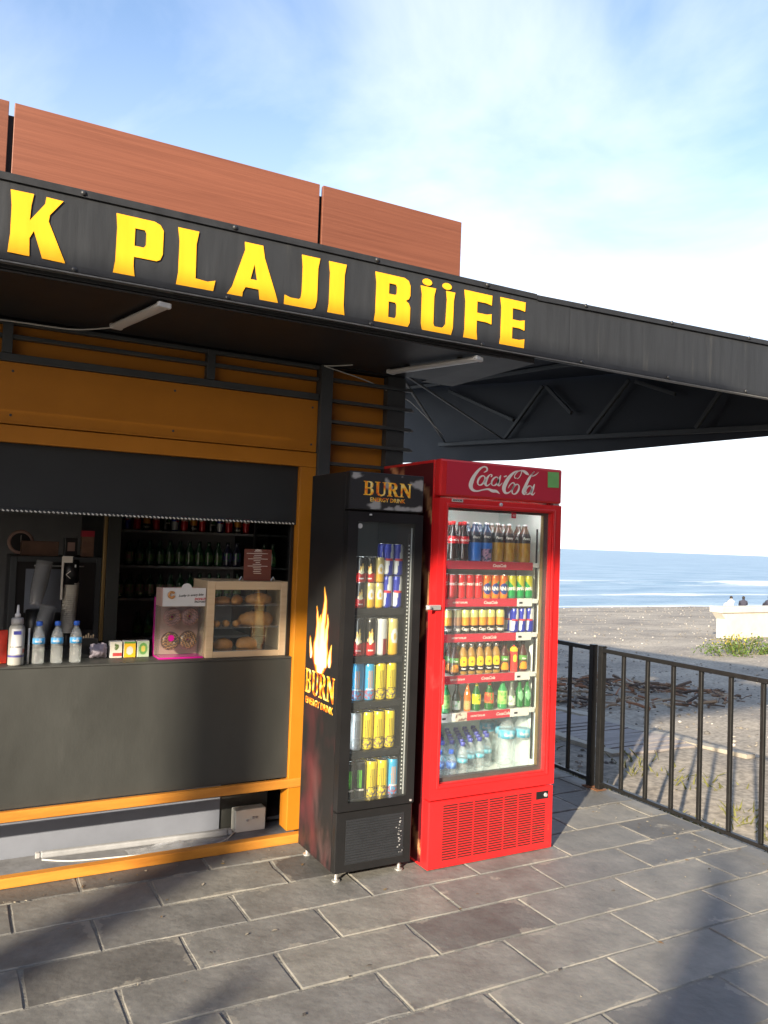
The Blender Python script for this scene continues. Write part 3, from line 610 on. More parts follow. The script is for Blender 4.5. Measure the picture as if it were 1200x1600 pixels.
# right hand open part: sloping roof sheet, side fascia and truss
ex = lambda y: 5.36-.191*(y-3.23)
rsb = MB(); R_ = []
rows = [(3.247, 2.86), (4.1, 3.0), (5.0, 3.10), (6.2, 3.18), (8.2, 3.36)]
rsb = MB()
for y, z in rows:
    for x in (2.30, 3.3, 4.3, ex(y)-.02): R_.append((x, y-3.23, z-2.55-(.012 if x in (3.3, 4.3) else 0)))
nq = len(rows)
rsb.add(R_+[(a, b, c+.03) for a, b, c in R_], [(4*j+i, 4*j+4+i, 4*j+5+i, 4*j+1+i) for j in range(nq-1) for i in range(3)]+[(4*nq+4*j+i, 4*nq+4*j+1+i, 4*nq+4*j+5+i, 4*nq+4*j+4+i) for j in range(nq-1) for i in range(3)])
rsb.obj('roof_sheet', M['roof'], CN)
sf = MB(); P = []
for y, z0, z1 in ((3.246, 2.47, 2.95), (4.5, 2.45, 3.08), (6.2, 2.42, 3.22), (8.2, 2.50, 3.40)):
    for dx in (0, .014): P += [(ex(y)+dx, y-3.23, z0-2.55), (ex(y)+dx, y-3.23, z1-2.55)]
sf.add(P, [q for k in range(3) for q in ((4*k, 4*k+1, 4*k+5, 4*k+4), (4*k+2, 4*k+6, 4*k+7, 4*k+3), (4*k, 4*k+4, 4*k+6, 4*k+2), (4*k+1, 4*k+3, 4*k+7, 4*k+5))]+[(0, 2, 3, 1), (12, 13, 15, 14)])
sf.obj('side_fascia', M['roof'], CN)
def tr(name, a, b, w=.035): MB().bar([a[0], a[1]-3.23, a[2]-2.55], [b[0], b[1]-3.23, b[2]-2.55], w, w).obj(name, M['steel'], CN, False, .003)
ix = lambda y: ex(y)-.05
tr('truss_chord', (ix(3.3), 3.3, 2.50), (ix(7.2), 7.2, 2.64), .04)
for a, b in (((7.15, 3.24), (7.15, 2.66)), ((7.07, 3.20), (6.17, 2.80)), ((5.83, 3.09), (6.28, 2.63)), ((5.79, 3.08), (5.50, 2.80)), ((4.92, 3.02), (5.32, 2.60)), ((4.86, 3.0), (4.5, 2.85)), ((4.05, 2.93), (4.32, 2.56))):
    tr('truss_brace', (ix(a[0])-.01, a[0], a[1]), (ix(b[0])-.01, b[0], b[1]), .03)
tr('canopy_post', (ix(7.15), 7.15, 0.0), (ix(7.15), 7.15, 2.6), .06)
for x in (3.3, 4.3):
    for (y0, z0), (y1, z1) in zip(rows, rows[1:]): tr('rafter', (x, y0, z0-.035), (x, y1, z1-.035), .03)
tr('tie_rod', (2.35, 4.35, 2.74), (4.55, 7.1, 2.66), .018); tr('tie_rod', (2.35, 4.2, 2.62), (4.7, 6.3, 2.63), .014)
# letters (plain polygons, flared strokes); x, z as measured on the fascia
lt = {
'K': [[(.139,2.827),(.218,2.828),(.211,2.784),(.208,2.726),(.258,2.800),(.261,2.827),(.321,2.825),(.276,2.762),(.273,2.736),(.338,2.590),(.257,2.593),(.224,2.690),(.21,2.660),(.213,2.592),(.139,2.594),(.145,2.664),(.145,2.77)]],
'P': [[(.515,2.825),(.662,2.824),(.685,2.815),(.699,2.794),(.699,2.698),(.690,2.675),(.676,2.667),(.588,2.667),(.588,2.630),(.594,2.590),(.512,2.590),(.519,2.640),(.520,2.77)],[(.588,2.781),(.625,2.781),(.632,2.770),(.632,2.722),(.624,2.711),(.588,2.711)]],
'L': [[(.756,2.823),(.842,2.823),(.833,2.768),(.835,2.628),(.885,2.624),(.918,2.634),(.910,2.588),(.757,2.588),(.764,2.640),(.764,2.77)]],
'A': [[(1.037,2.823),(1.118,2.823),(1.128,2.770),(1.185,2.620),(1.196,2.586),(1.112,2.586),(1.106,2.632),(1.048,2.632),(1.036,2.608),(1.035,2.587),(.967,2.587),(.990,2.625),(1.040,2.790)],[(1.068,2.670),(1.098,2.670),(1.083,2.735)]],
'J': [[(1.297,2.822),(1.384,2.822),(1.376,2.775),(1.376,2.635),(1.368,2.600),(1.345,2.585),(1.222,2.585),(1.224,2.632),(1.25,2.624),(1.29,2.624),(1.299,2.632),(1.303,2.660),(1.303,2.770)]],
'I': [[(1.427,2.820),(1.514,2.820),(1.506,2.77),(1.506,2.63),(1.513,2.582),(1.426,2.582),(1.434,2.63),(1.434,2.77)]],
'B': [[(1.661,2.819),(1.815,2.818),(1.838,2.808),(1.849,2.784),(1.849,2.738),(1.842,2.722),(1.826,2.712),(1.842,2.702),(1.851,2.684),(1.851,2.612),(1.840,2.590),(1.814,2.579),(1.660,2.579),(1.668,2.63),(1.668,2.77)],[(1.735,2.778),(1.770,2.778),(1.777,2.768),(1.777,2.738),(1.770,2.729),(1.735,2.729)],[(1.735,2.693),(1.770,2.693),(1.777,2.683),(1.777,2.632),(1.770,2.620),(1.735,2.620)]],
'U': [[(1.905,2.800),(1.990,2.800),(1.981,2.76),(1.981,2.628),(1.988,2.617),(2.030,2.617),(2.040,2.626),(2.050,2.64),(2.054,2.76),(2.048,2.800),(2.100,2.800),(2.093,2.76),(2.092,2.625),(2.082,2.590),(2.050,2.576),(1.945,2.576),(1.920,2.590),(1.913,2.620),(1.913,2.76)],
      [(1.925+.027*math.cos(k*.5236)+.015,2.822+.0165*math.sin(k*.5236)) for k in range(12)],[(2.040+.027*math.cos(k*.5236)+.012,2.822+.0165*math.sin(k*.5236)) for k in range(12)]],
'F': [[(2.153,2.825),(2.320,2.825),(2.318,2.775),(2.285,2.781),(2.231,2.781),(2.231,2.725),(2.290,2.725),(2.319,2.732),(2.319,2.680),(2.290,2.686),(2.231,2.686),(2.231,2.63),(2.238,2.583),(2.153,2.583),(2.161,2.63),(2.161,2.77)]],
'E': [[(2.370,2.828),(2.529,2.828),(2.527,2.780),(2.495,2.785),(2.449,2.785),(2.449,2.728),(2.495,2.728),(2.526,2.735),(2.526,2.682),(2.495,2.689),(2.449,2.689),(2.449,2.630),(2.495,2.630),(2.528,2.638),(2.526,2.585),(2.370,2.585),(2.378,2.63),(2.378,2.78)]]}
for ch, sp in lt.items():
    c = sp[0]; ox = sum(p[0] for p in c)/len(c); oz = sum(p[1] for p in c)/len(c)
    onplane(poly2d([[(x-ox, z-oz) for x, z in s] for s in sp], .0012), 'sign_letter', M['yellow'], CN, (ox, -.0045, oz-2.55), (1, 0, 0), (0, 0, 1))
# tube lamps and cables under the canopy
def tube_lamp(a, b, label):
    mid = (Vector(a)+Vector(b))/2; t = thing('tube_lamp', label, 'lamp', mid, 0, 'unlit tube lamps under the canopy')
    a = Vector(a)-mid; b = Vector(b)-mid; d = (b-a).normalized()
    bd = MB(); x = d.cross(Vector((0, 0, 1))).normalized(); P = []
    for p in (a, b):
        for k in range(12):
            an = 2*math.pi*k/12; P.append(p+x*.03*math.cos(an)+Vector((0, 0, .013*math.sin(an))))
    bd.add(P, [(k, (k+1) % 12, 12+(k+1) % 12, 12+k) for k in range(12)]+[tuple(range(12))[::-1], tuple(range(12, 24))])
    bd.obj('lamp_tube', M['lampw'], t, False)
    MB().bar(a+d*-.012, a+d*.012, .058, .024).obj('end_cap', M['lampw'], t, False, .006); MB().bar(b-d*.012, b+d*.012, .058, .024).obj('end_cap', M['lampw'], t, False, .006)
    for s_ in (.2, .8):
        p = a+(b-a)*s_; MB().box(p.x-.012, p.x+.012, p.y-.01, p.y+.01, p.z+.010, p.z+.022).obj('clip', M['trim'], t)
M['lampw'] = mat('frosted_lamp_tube', (.62, .62, .62), .35)
tube_lamp((.620, 3.74, 2.508), (.724, 3.27, 2.508), 'unlit tube lamp under the canopy behind the letters P and L')
tube_lamp((2.075, 3.80, 2.508), (2.28, 3.27, 2.511), 'unlit tube lamp under the canopy above the red fridge')
M['cable'] = mat('white_cable', (.55, .55, .53), .5)
def cable(pts, r, label, m='cable'):
    P = []; pts = [Vector(p) for p in pts]
    for i in range(len(pts)-1):
        p0, p1, p2, p3 = pts[max(i-1, 0)], pts[i], pts[i+1], pts[min(i+2, len(pts)-1)]
        for k in range(8):
            t = k/8; P.append(.5*((2*p1)+(p2-p0)*t+(2*p0-5*p1+4*p2-p3)*t*t+(3*p1-p0-3*p2+p3)*t**3))
    P.append(pts[-1]); o = P[0].copy()
    ob = MB().tube([p-o for p in P], r, 6).obj('cable', M[m], None, True); ob.location = o
    return tag(ob, label, 'cable')
cable([(1.73, 3.92, 2.515), (1.80, 3.90, 2.522), (1.86, 3.84, 2.524)], .0035, 'short loose white cable end above the grey post')
cable([(1.74, 3.92, 2.512), (2.0, 3.935, 2.47), (2.3, 4.1, 2.44), (2.7, 4.6, 2.50), (4.5, 7.05, 2.72)], .003, 'thin white cable sagging from the grey post to the truss')
cable([(-1.2, 3.90, 2.515), (-.3, 3.9, 2.49), (.2, 3.90, 2.50), (.45, 3.86, 2.495), (.60, 3.77, 2.507)], .0035, 'thin pale cable running to the lamp behind the letter P')

# ------------------------------------------------------------------ things in the space under the counter
M['shaded_white'] = mat('shaded_white_plastic', (.30, .31, .33), .6, var=.2, vs_=12)  # white plastic dimmed in colour to stand for shade under the counter
t = thing('fluorescent_tube', 'white plastic batten lamp lying on the floor under the counter', 'lamp', (.92, 4.16, .006), math.atan2(-.05, .91))
MB().box(-.455, .455, -.016, .016, 0, .030).obj('batten', M['shaded_white'], t, False, .008)
MB().box(-.478, -.456, -.014, .014, .002, .028).obj('end_cap', M['grey'], t, False, .004); MB().box(.456, .478, -.014, .014, .002, .028).obj('end_cap', M['grey'], t, False, .004)
cable([(.47, 4.145, .012), (.6, 4.08, .010), (.85, 4.03, .012), (1.1, 4.0, .010), (1.3, 4.03, .012), (1.40, 4.12, .014), (1.44, 4.2, .02)], .004, 'white cable trailing across the floor under the counter')
t = thing('junction_box', 'white rectangular box with small knobs standing under the counter', 'box', (1.50, 4.17, .006))
MB().box(-.085, .085, -.035, .035, 0, .118).obj('box_body', M['white'], t, False, .005)
for x in (-.02, .012, .03): MB().lathe([(.007, 0), (.007, .008), (.004, .01)], 8).obj('knob', M['grey'], t).location = (x, -.046, .06+.01*(x > 0))
pf = MB(); P = []
for j in range(13):
    for i in range(19):
        u, v = i/18, j/12; e_ = math.sin(math.pi*u)*math.sin(math.pi*v); P.append((-.25+.5*u+.02*nz(u*5, v*5), -.055+.11*v, .004+.035*e_*(.6+.9*abs(nz(u*7, v*6, 2)))))
pf.add(P, [(j*19+i, j*19+i+1, (j+1)*19+i+1, (j+1)*19+i) for j in range(12) for i in range(18)])
o = pf.obj('plastic_film', M['film'], None); o.location = (1.10, 4.05, .0065); o.rotation_euler = (0, 0, -.05); tag(o, 'crumpled clear plastic film on the floor under the counter', 'plastic')

# ------------------------------------------------------------------ railing
def railing(y0, y1, label, bars, posts):
    t = thing('railing', label, 'railing', (3.85, y0, 0))
    box('top_rail', M['black_metal'], t, -.02, .02, 0, y1-y0, .905, .932, .003)
    box('bottom_rail', M['black_metal'], t, -.015, .015, 0, y1-y0, .040, .062, .003)
    bmh = MB().box(-.011, .011, -.011, .011, .0625, .9045).mesh('baluster', M['black_metal'])
    for y in bars: o = link('baluster', bmh, t, .002, 1); o.location = (0, y-y0, 0)
    for y in posts:
        p = box('post', M['black_metal'], t, -.020, .020, y-y0-.020, y-y0+.020, .009, .945, .003)
        f_ = box('foot_plate', M['rust'], t, -.045, .045, y-y0-.03, y-y0+.033, .002, .0085, .002)
    return t
railing(4.085, 6.25, 'black steel railing section running behind the red fridge', [4.29+.2*k for k in range(10)], [4.066])
railing(1.95, 3.967, 'black steel railing section along the open edge of the terrace', [2.186+.2005*k for k in range(9)], [3.984])
M['led'] = mat('led_strip', (.9, .9, .9), .4, emit=((.86, .95, 1.0), 12.0))
# ------------------------------------------------------------------ serif BURN letters (unit height, x advance)
BURN = {'B': ([[(0,0),(.42,0),(.56,.06),(.62,.18),(.62,.34),(.56,.46),(.46,.52),(.55,.58),(.59,.70),(.58,.86),(.50,.97),(.38,1),(0,1),(0,.95),(.08,.93),(.08,.07),(0,.05)],[(.24,.56),(.24,.92),(.36,.92),(.42,.86),(.42,.64),(.36,.56)],[(.24,.08),(.24,.48),(.37,.48),(.44,.40),(.44,.17),(.37,.08)]], .70),
 'U': ([[(0,1),(.33,1),(.33,.95),(.25,.93),(.25,.22),(.30,.12),(.40,.09),(.50,.12),(.54,.22),(.54,.93),(.46,.95),(.46,1),(.72,1),(.72,.95),(.65,.93),(.65,.20),(.58,.05),(.40,-.03),(.20,.03),(.09,.20),(.09,.93),(0,.95)]], .77),
 'R': ([[(0,0),(.33,0),(.33,.05),(.25,.07),(.25,.45),(.33,.45),(.50,0),(.76,0),(.76,.05),(.68,.07),(.50,.48),(.60,.56),(.63,.70),(.61,.86),(.52,.97),(.40,1),(0,1),(0,.95),(.08,.93),(.08,.07),(0,.05)],[(.25,.53),(.25,.92),(.36,.92),(.44,.85),(.44,.62),(.36,.53)]], .78),
 'N': ([[(0,0),(.27,0),(.27,.05),(.19,.07),(.19,.70),(.58,-.02),(.70,-.02),(.70,.93),(.78,.95),(.78,1),(.52,1),(.52,.95),(.60,.93),(.60,.38),(.26,1),(0,1),(0,.95),(.08,.93),(.08,.07),(0,.05)]], .80)}
def burn_word(name, parent, org, ax, az, width, height, d=0):
    tot = sum(BURN[c][1] for c in 'BURN')-.02; x = -tot/2; obs = []
    for c in 'BURN':
        sp, adv = BURN[c]; sc = width/tot
        o = onplane(poly2d([[((p[0]+x)*sc, (p[1]-.5)*height) for p in s] for s in sp], .0004), name, M['fire'], parent, org, ax, az, d); obs.append(o); x += adv
    return obs
# ------------------------------------------------------------------ printed graphics
def flame(u, v):
    """u -1..1 across, v 0..1 up; returns strength 0..1"""
    s = 0
    for cx_, w, h, b in ((-.05, .78, .66, 0), (.10, .46, 1.0, .04), (-.34, .34, .76, .08), (.62, .22, .36, .10), (-.74, .18, .40, .14), (.32, .32, .70, .08)):
        t_ = (v-b)/(h-b) if h > b else 0
        if 0 < t_ < 1:
            ww = w*(1-t_)**.8*(.35+.65*min(1, t_*4)); cc = cx_+.10*math.sin(v*9+cx_*7)*t_+.06*nz(v*8, cx_*9)
            q = 1-abs(u-cc)/max(ww, 1e-3)
            if q > 0: s = max(s, min(1, q*1.7)*(1-.35*t_))
    return s
def flamecol(s, base):
    if s <= 0: return base
    st_ = [(0, base), (.18, (.35, .03, .01)), (.4, (.85, .22, .01)), (.65, (.95, .55, .06)), (.9, (.98, .88, .50)), (1, (1, .95, .72))]
    for (a, c), (b, d) in zip(st_, st_[1:]):
        if s <= b: return lerp(c, d, (s-a)/(b-a))
    return st_[-1][1]
# ------------------------------------------------------------------ black energy drink cooler
BX0, BX1, BY0, BY1 = 1.625, 2.030, 3.335, 3.770
BF = thing('energy_drink_cooler', 'slim black energy drink cooler with flame print and BURN lettering', 'fridge', (BX0, BY0, 0))
def bb(name, m, x0, x1, y0, y1, z0, z1, bevel=.003, par=None): return box(name, M[m], par or BF, x0-BX0, x1-BX0, y0-BY0, y1-BY0, z0, z1, bevel)
T_ = .028; FZ = .352
bb('side_panel', 'black', BX0, BX0+T_, BY0+.047, BY1, .05, 1.905); bb('side_panel', 'black', BX1-T_, BX1, BY0+.047, BY1, .05, 1.905)
bb('back_panel', 'dliner', BX0+T_+.001, BX1-T_-.001, BY1-.03, BY1-.001, .051, 1.904, 0)
bb('top_panel', 'black', BX0+T_+.001, BX1-T_-.001, BY0+.05, BY1-.031, 1.70, 1.903, 0)
bb('cabinet_floor', 'dliner', BX0+T_+.001, BX1-T_-.001, BY0+.055, BY1-.031, .052, FZ, 0)
hb = bb('header', 'black', BX0, BX1, BY0+.004, BY0+.046, 1.727, 1.907, .004)
hp_ = paint_grid('header_print', M['paper'], BF, 60, 30, lambda u, v: (.006+(BX1-BX0-.012)*u, .0032, 1.733+.168*v),
    lambda u, v: lerp((.020, .019, .020), (.30, .29, .28), 6*(fbm(u*4.5+3, v*2.6+1.5, 5, 3)-.22-1.3*(.16-min(.16, abs(v-.5)*abs(v-.5)+.25*(abs(u-.5)-.5)**2*0)))))
burn_word('header_letter', hp_, (.205, .0028, 1.831), (1, 0, 0), (0, 0, 1), .262, .066)
onplane(text2d('ENERGY DRINK', .027, 0, .0004, .0003), 'header_text', M['fire'], hp_, (.205, .0028, 1.778), (1, 0, 0), (0, 0, 1))
# door
dr = thing('tmp', '', '', (0, 0, 0)); bpy.data.objects.remove(dr)
dz0, dz1 = .335, 1.718; gx0, gx1, gz0, gz1 = 1.677, 1.987, .372, 1.672
dfr = MB()
for q in ((BX0, gx0, BY0, BY0+.045, dz0, dz1), (gx1, BX1, BY0, BY0+.045, dz0, dz1), (gx0, gx1, BY0, BY0+.045, dz0, gz0), (gx0, gx1, BY0, BY0+.045, gz1, dz1)):
    dfr.box(q[0]-BX0, q[1]-BX0, q[2]-BY0, q[3]-BY0, q[4], q[5])
dfr = dfr.obj('door_frame', M['black'], BF)
bb('door_glass', 'glass', gx0-.001, gx1+.001, BY0+.012, BY0+.016, gz0-.001, gz1+.001, 0, dfr)
bb('door_gasket', 'grey', gx1-.008, gx1-.0045, BY0+.017, BY0+.024, gz0+.004, gz1-.02, 0, dfr)
for q in ((.115, 1.703, 'chrome'), (.388, .345, 'chrome')): MB().lathe([(.007, 0), (.007, .006), (.003, .008)], 10).obj('door_screw', M[q[2]], dfr).location = (q[0]-.0, -.001, q[1])
stk = MB().lathe([(.012, 0), (.012, .0008)], 16).obj('round_sticker', M['lampw'], dfr); stk.location = (gx0-BX0+.016, .0112, gz1-.02); stk.rotation_euler = (rad(90), 0, 0)
# light strip of white dots on the inner wall at the right
bb('shelf_rail', 'black', gx1-.022, gx1-.010, BY0+.026, BY0+.034, gz0, gz1-.05, 0)
dm = MB().box(-.003, .003, -.001, .001, -.0035, .0035).mesh('rail_slot', M['lampw'])
for k in range(64): o = link('rail_slot', dm, BF); o.location = (gx1-.016-BX0, .0248, gz0+.03+k*.0185); o.rotation_euler = (0, .5, 0)
bshelf = [1.261, 1.032, .820, .587]
for z in bshelf:
    s_ = bb('shelf', 'black', BX0+T_+.004, BX1-T_-.014, BY0+.06, BY1-.036, z-.010, z-.001, .002)
    bb('shelf_lip', 'black', BX0+T_+.004, BX1-T_-.03, BY0+.056, BY0+.0595, z-.03, z-.001, .001, s_).location -= s_.location
bb('led_strip', 'led', BX0+T_+.006, BX0+T_+.012, BY0+.050, BY0+.056, .42, 1.66, 0)
# lower grille
gfr = bb('lower_panel', 'black', BX0, BX1, BY0+.010, BY0+.046, .052, .328, .004)
sl = MB().box(-.15, .15, -.004, .003, -.003, .003).mesh('grille_slat', M['trim'])
bb('grille_recess', 'trim', BX0+.052, BX1-.045, BY0+.0075, BY0+.0095, .088, .292, 0, gfr).location -= gfr.location
for k in range(17): o = link('grille_slat', sl, gfr); o.location = (0, -.0180, .042+k*.0118); o.rotation_euler = (.5, 0, 0)
scr = MB(); rk = random.Random(2)
for k in range(22): x, z = .135+rk.gauss(0, .006), .05+rk.random()*.18; scr.box(x-.004*rk.random(), x+.004, -.0235, -.0228, z, z+.004*rk.random()+.001)
scr.obj('paint_scratches', M['grey'], gfr)
for x in (.035, .37):
    for y in (.06, .40):
        f_ = MB().lathe([(.020, 0), (.020, .006), (.008, .010), (.008, .0515)], 12).obj('foot', M['chrome'], BF, False); f_.location = (x, y, .0008)
# printed left side
def sidecol(u, v):
    # u 0 at the front, 1 at the back; v 0..1 over the height
    z = .05+1.855*v; y = u*.385
    smoke = max(0, fbm(u*2.2, v*6+3, 1)+.12)*max(0, 1-v*1.55); c = lerp((.012, .012, .013), (.10, .022, .026), smoke*1.2)
    c = lerp(c, (.15, .075, .075), max(0, fbm(u*3+5, v*7, 2)-.05)*max(0, .75-v*2))
    fv = (z-.93)/.43; fu = -(u-.52)/.42
    if -.02 < fv < 1: c = flamecol(flame(fu, fv), c)
    return c
sp_ = paint_grid('side_print', M['paper'], BF, 56, 240, lambda u, v: (-.0006, .049+.385*(1-u), .052+1.851*v), lambda u, v: sidecol(1-u, v) if False else sidecol(1-u, v))
burn_word('side_letter', sp_, (-.0012, .250, .872), (0, -1, 0), (0, 0, 1), .345, .118)
onplane(text2d('ENERGY DRINK', .046, 0, .0008, .0003), 'side_text', M['fire'], sp_, (-.0012, .250, .775), (0, -1, 0), (0, 0, 1))

# ------------------------------------------------------------------ red soft drink fridge
RX0, RX1, RY0, RY1 = 2.105, 2.878, 3.310, 3.900
RF = thing('drinks_fridge', 'tall red soft drink fridge with glass door and white script logo', 'fridge', (RX0, RY0, 0))
def rb(name, m, x0, x1, y0, y1, z0, z1, bevel=.004, par=None): return box(name, M[m], par or RF, x0-RX0, x1-RX0, y0-RY0, y1-RY0, z0, z1, bevel)
T2 = .045
rb('side_panel', 'red', RX0, RX0+T2, RY0+.062, RY1, .004, 2.0); rb('side_panel', 'red', RX1-T2, RX1, RY0+.062, RY1, .004, 2.0)
rb('back_panel', 'liner', RX0+T2+.001, RX1-T2-.001, RY1-.10, RY1-.002, .006, 1.998, 0)
rb('top_panel', 'liner', RX0+T2+.004, RX1-T2-.004, RY0+.066, RY1-.102, 1.79, 1.995, 0)
rb('side_liner', 'liner', RX0+T2+.001, RX0+T2+.006, RY0+.068, RY1-.102, .39, 1.785, 0); rb('side_liner', 'liner', RX1-T2-.006, RX1-T2-.001, RY0+.068, RY1-.102, .39, 1.785, 0)
rb('cabinet_floor', 'liner', RX0+T2+.007, RX1-T2-.007, RY0+.068, RY1-.103, .008, .392, 0)
hd = rb('header', 'red', RX0, RX1, RY0, RY0+.060, 1.818, 2.002, .010)
hpn = rb('header_panel', 'redprint', RX0+.035, RX1-.012, RY0-.0025, RY0-.0005, 1.828, 1.990, .0005, hd); hpn.location -= hd.location
hd_o = Vector(hd.location)
def on_red(o): o.location = Vector(o.location)-hd_o; o.parent = hd
# script logo: brush strokes (x, y, width) drawn in units of the panel
def stroke(b, pts, sc):
    P = []; pts = [Vector(p) for p in pts]
    for i in range(len(pts)-1):
        p0, p1, p2, p3 = pts[max(i-1, 0)], pts[i], pts[i+1], pts[min(i+2, len(pts)-1)]
        for k in range(6):
            t = k/6; P.append(.5*((2*p1)+(p2-p0)*t+(2*p0-5*p1+4*p2-p3)*t*t+(3*p1-p0-3*p2+p3)*t**3))
    P.append(pts[-1]); V = []
    for i, p in enumerate(P):
        d = P[min(i+1, len(P)-1)]-P[max(i-1, 0)]; d = Vector((d.x, d.y)); d = d.normalized() if d.length else Vector((1, 0)); n_ = Vector((-d.y, d.x))*max(p.z, 1)*.5
        for s in (1, -1):
            q = Vector((p.x, p.y))+n_*s; V.append(sc(q.x, q.y))
    m = len(P); b.add(V, [(2*i, 2*i+1, 2*i+3, 2*i+2) for i in range(m-1)])
def ell(cx_, cy_, rx, ry, sl, w0, w1, n=12):
    return [(cx_+rx*math.cos(a)-sl*ry*math.sin(a)*-1*.0+sl*(-ry*math.sin(a))*-1, cy_-ry*math.sin(a), w0+(w1-w0)*abs(math.cos(a+.35))) for a in [2*math.pi*k/n+.9 for k in range(n+1)]]
def logo(parent, org, width, m, yoff, name='script_letter'):
    k_ = width/650.
    sc = lambda x, y: ((x-300)*.000679+2.256-2.494, yoff, 2.001+(x-300)*.0000543-y*(.000533+(x-300)*4.4e-8)-1.915-.006)
    dy = lambda x: (x-330)*.0  # strokes were measured on the tilted panel
    G_ = [[[(455,98,6),(482,82,15),(480,55,14),(452,46,14),(412,72,22),(370,130,30),(346,190,38),(342,232,34),(362,264,24),(402,274,15),(450,262,13),(500,256,18),(540,272,28),(575,276,24),(608,300,3)]],
     [ell(435,174,30,44,.30,7,18)], [[(524,142,14),(528,122,10),(508,122,10),(484,158,22),(472,202,24),(486,224,14),(512,208,7),(536,180,5)]],
     [ell(560,182,29,40,.30,6,17), [(612,124,8),(600,160,22),(588,206,24),(602,222,12),(628,196,5)]],
     [[(640,140,12),(668,130,12)]],
     [[(760,152,6),(742,148,9),(744,122,9),(770,92,9),(800,82,9),(806,100,9),(790,140,7),(766,158,6)], [(800,80,10),(830,88,22),(858,108,26),(880,124,4)], [(778,84,8),(740,96,16),(694,140,30),(656,206,38),(644,254,34),(660,290,22),(694,286,13),(728,246,10),(742,206,12),(724,196,9),(700,216,9),(684,246,6)]],
     [ell(755,256,30,46,.30,7,18)], [[(972,98,3),(940,124,10),(912,132,8),(906,116,7),(930,94,8),(926,96,9),(906,118,14),(880,158,24),(848,228,28),(828,280,28),(842,304,13),(866,280,5)]],
     [ell(880,264,28,40,.30,6,17), [(936,208,8),(924,244,22),(908,290,24),(922,308,12),(944,286,4)]]]
    for g in G_:
        b = MB()
        for s_ in g: stroke(b, s_, sc)
        o = b.obj(name, m, parent); o.location = org
M['logo'] = mat('cream_print', (.80, .74, .66), .45)
logo(hd, Vector((2.494-RX0, -.0030, 1.915))-hd_o, .475, M['logo'], 0)
gs = rb('price_sticker', 'green', 2.776, 2.852, RY0-.0052, RY0-.0035, 1.902, 1.985, .0005); on_red(gs); gs.rotation_euler = (0, -.03, 0)
# door
rz0, rz1 = .338, 1.808; hx0, hx1, hz0, hz1 = 2.158, 2.812, .412, 1.764
b = MB()
for q in ((RX0, hx0, rz0, rz1), (hx1, RX1, rz0, rz1), (hx0, hx1, rz0, hz0), (hx0, hx1, hz1, rz1)): b.box(q[0]-RX0, q[1]-RX0, 0, .058, q[2], q[3])
rd_ = b.obj('door_frame', M['red'], RF)
b = MB()
for q in ((hx0-.02, hx0-.006, hz0-.02, hz1+.02), (hx1+.006, hx1+.02, hz0-.02, hz1+.02), (hx0-.006, hx1+.006, hz0-.02, hz0-.006), (hx0-.006, hx1+.006, hz1+.006, hz1+.02)): b.box(q[0]-RX0, q[1]-RX0, -.008, -.0005, q[2], q[3])
b.obj('door_moulding', M['red'], rd_, False, .003)
rb('door_glass', 'glass', hx0-.0005, hx1+.0005, RY0+.02, RY0+.024, hz0-.0005, hz1+.0005, 0, rd_)
b = MB()
for q in ((hx0, hx0+.010, hz0, hz1), (hx1-.026, hx1, hz0, hz1), (hx0+.010, hx1-.026, hz0, hz0+.022), (hx0+.010, hx1-.026, hz1-.012, hz1)): b.box(q[0]-RX0, q[1]-RX0, .028, .056, q[2], q[3])
b.obj('door_gasket', mat('dark_bronze_gasket', (.055, .04, .035), .5, var=.2, vs_=9), rd_)
rb('gasket_trim', 'warm_trim', hx1-.031, hx1-.0265, RY0+.03, RY0+.05, hz0+.024, hz1-.014, 0, rd_)
rb('door_handle', 'red', RX0+.036, RX0+.050, RY0-.026, RY0-.009, .80, 1.02, .006, rd_)
rb('hinge', 'chrome', RX1-.045, RX1-.004, RY0+.01, RY0+.04, 1.8085, 1.8175, .002, rd_)
lb = rb('maker_plate', 'white', 2.170, 2.236, RY0-.0105, RY0-.0085, 1.792, 1.807, .0005, rd_)
onplane(text2d('SENOCAK', .0125, 0, .0004, .0003), 'plate_text', M['black'], lb, (0, -.0016, .0075), (1, 0, 0), (0, 0, 1))
lk = MB().lathe([(.010, 0), (.010, .006), (.006, .009)], 12).obj('lock', M['chrome'], rd_, True); lk.location = (2.474-RX0, -.0005, 1.793); lk.rotation_euler = (rad(90), 0, 0)
rs2 = rb('temperature_sticker', 'redprint', 2.560, 2.590, RY0+.0185, RY0+.0195, 1.728, 1.758, 0, rd_)
onplane(text2d('-2,5', .013, 0, .0003, .0002), 'sticker_text', M['lampw'], rs2, (0, -.0008, .015), (1, 0, 0), (0, 0, 1))
# hasp between the fridges
hs = thing('door_hasp', 'silver hasp and padlock plate on the left edge of the red door', 'hasp', (2.07, 3.30, 1.272))
MB().box(-.03, .055, -.004, -.001, -.012, .012).obj('plate', M['chrome'], hs, False, .002); MB().lathe([(.013, -.006), (.013, .006)], 12).obj('ring', M['chrome'], hs).location = (-.02, -.012, 0)
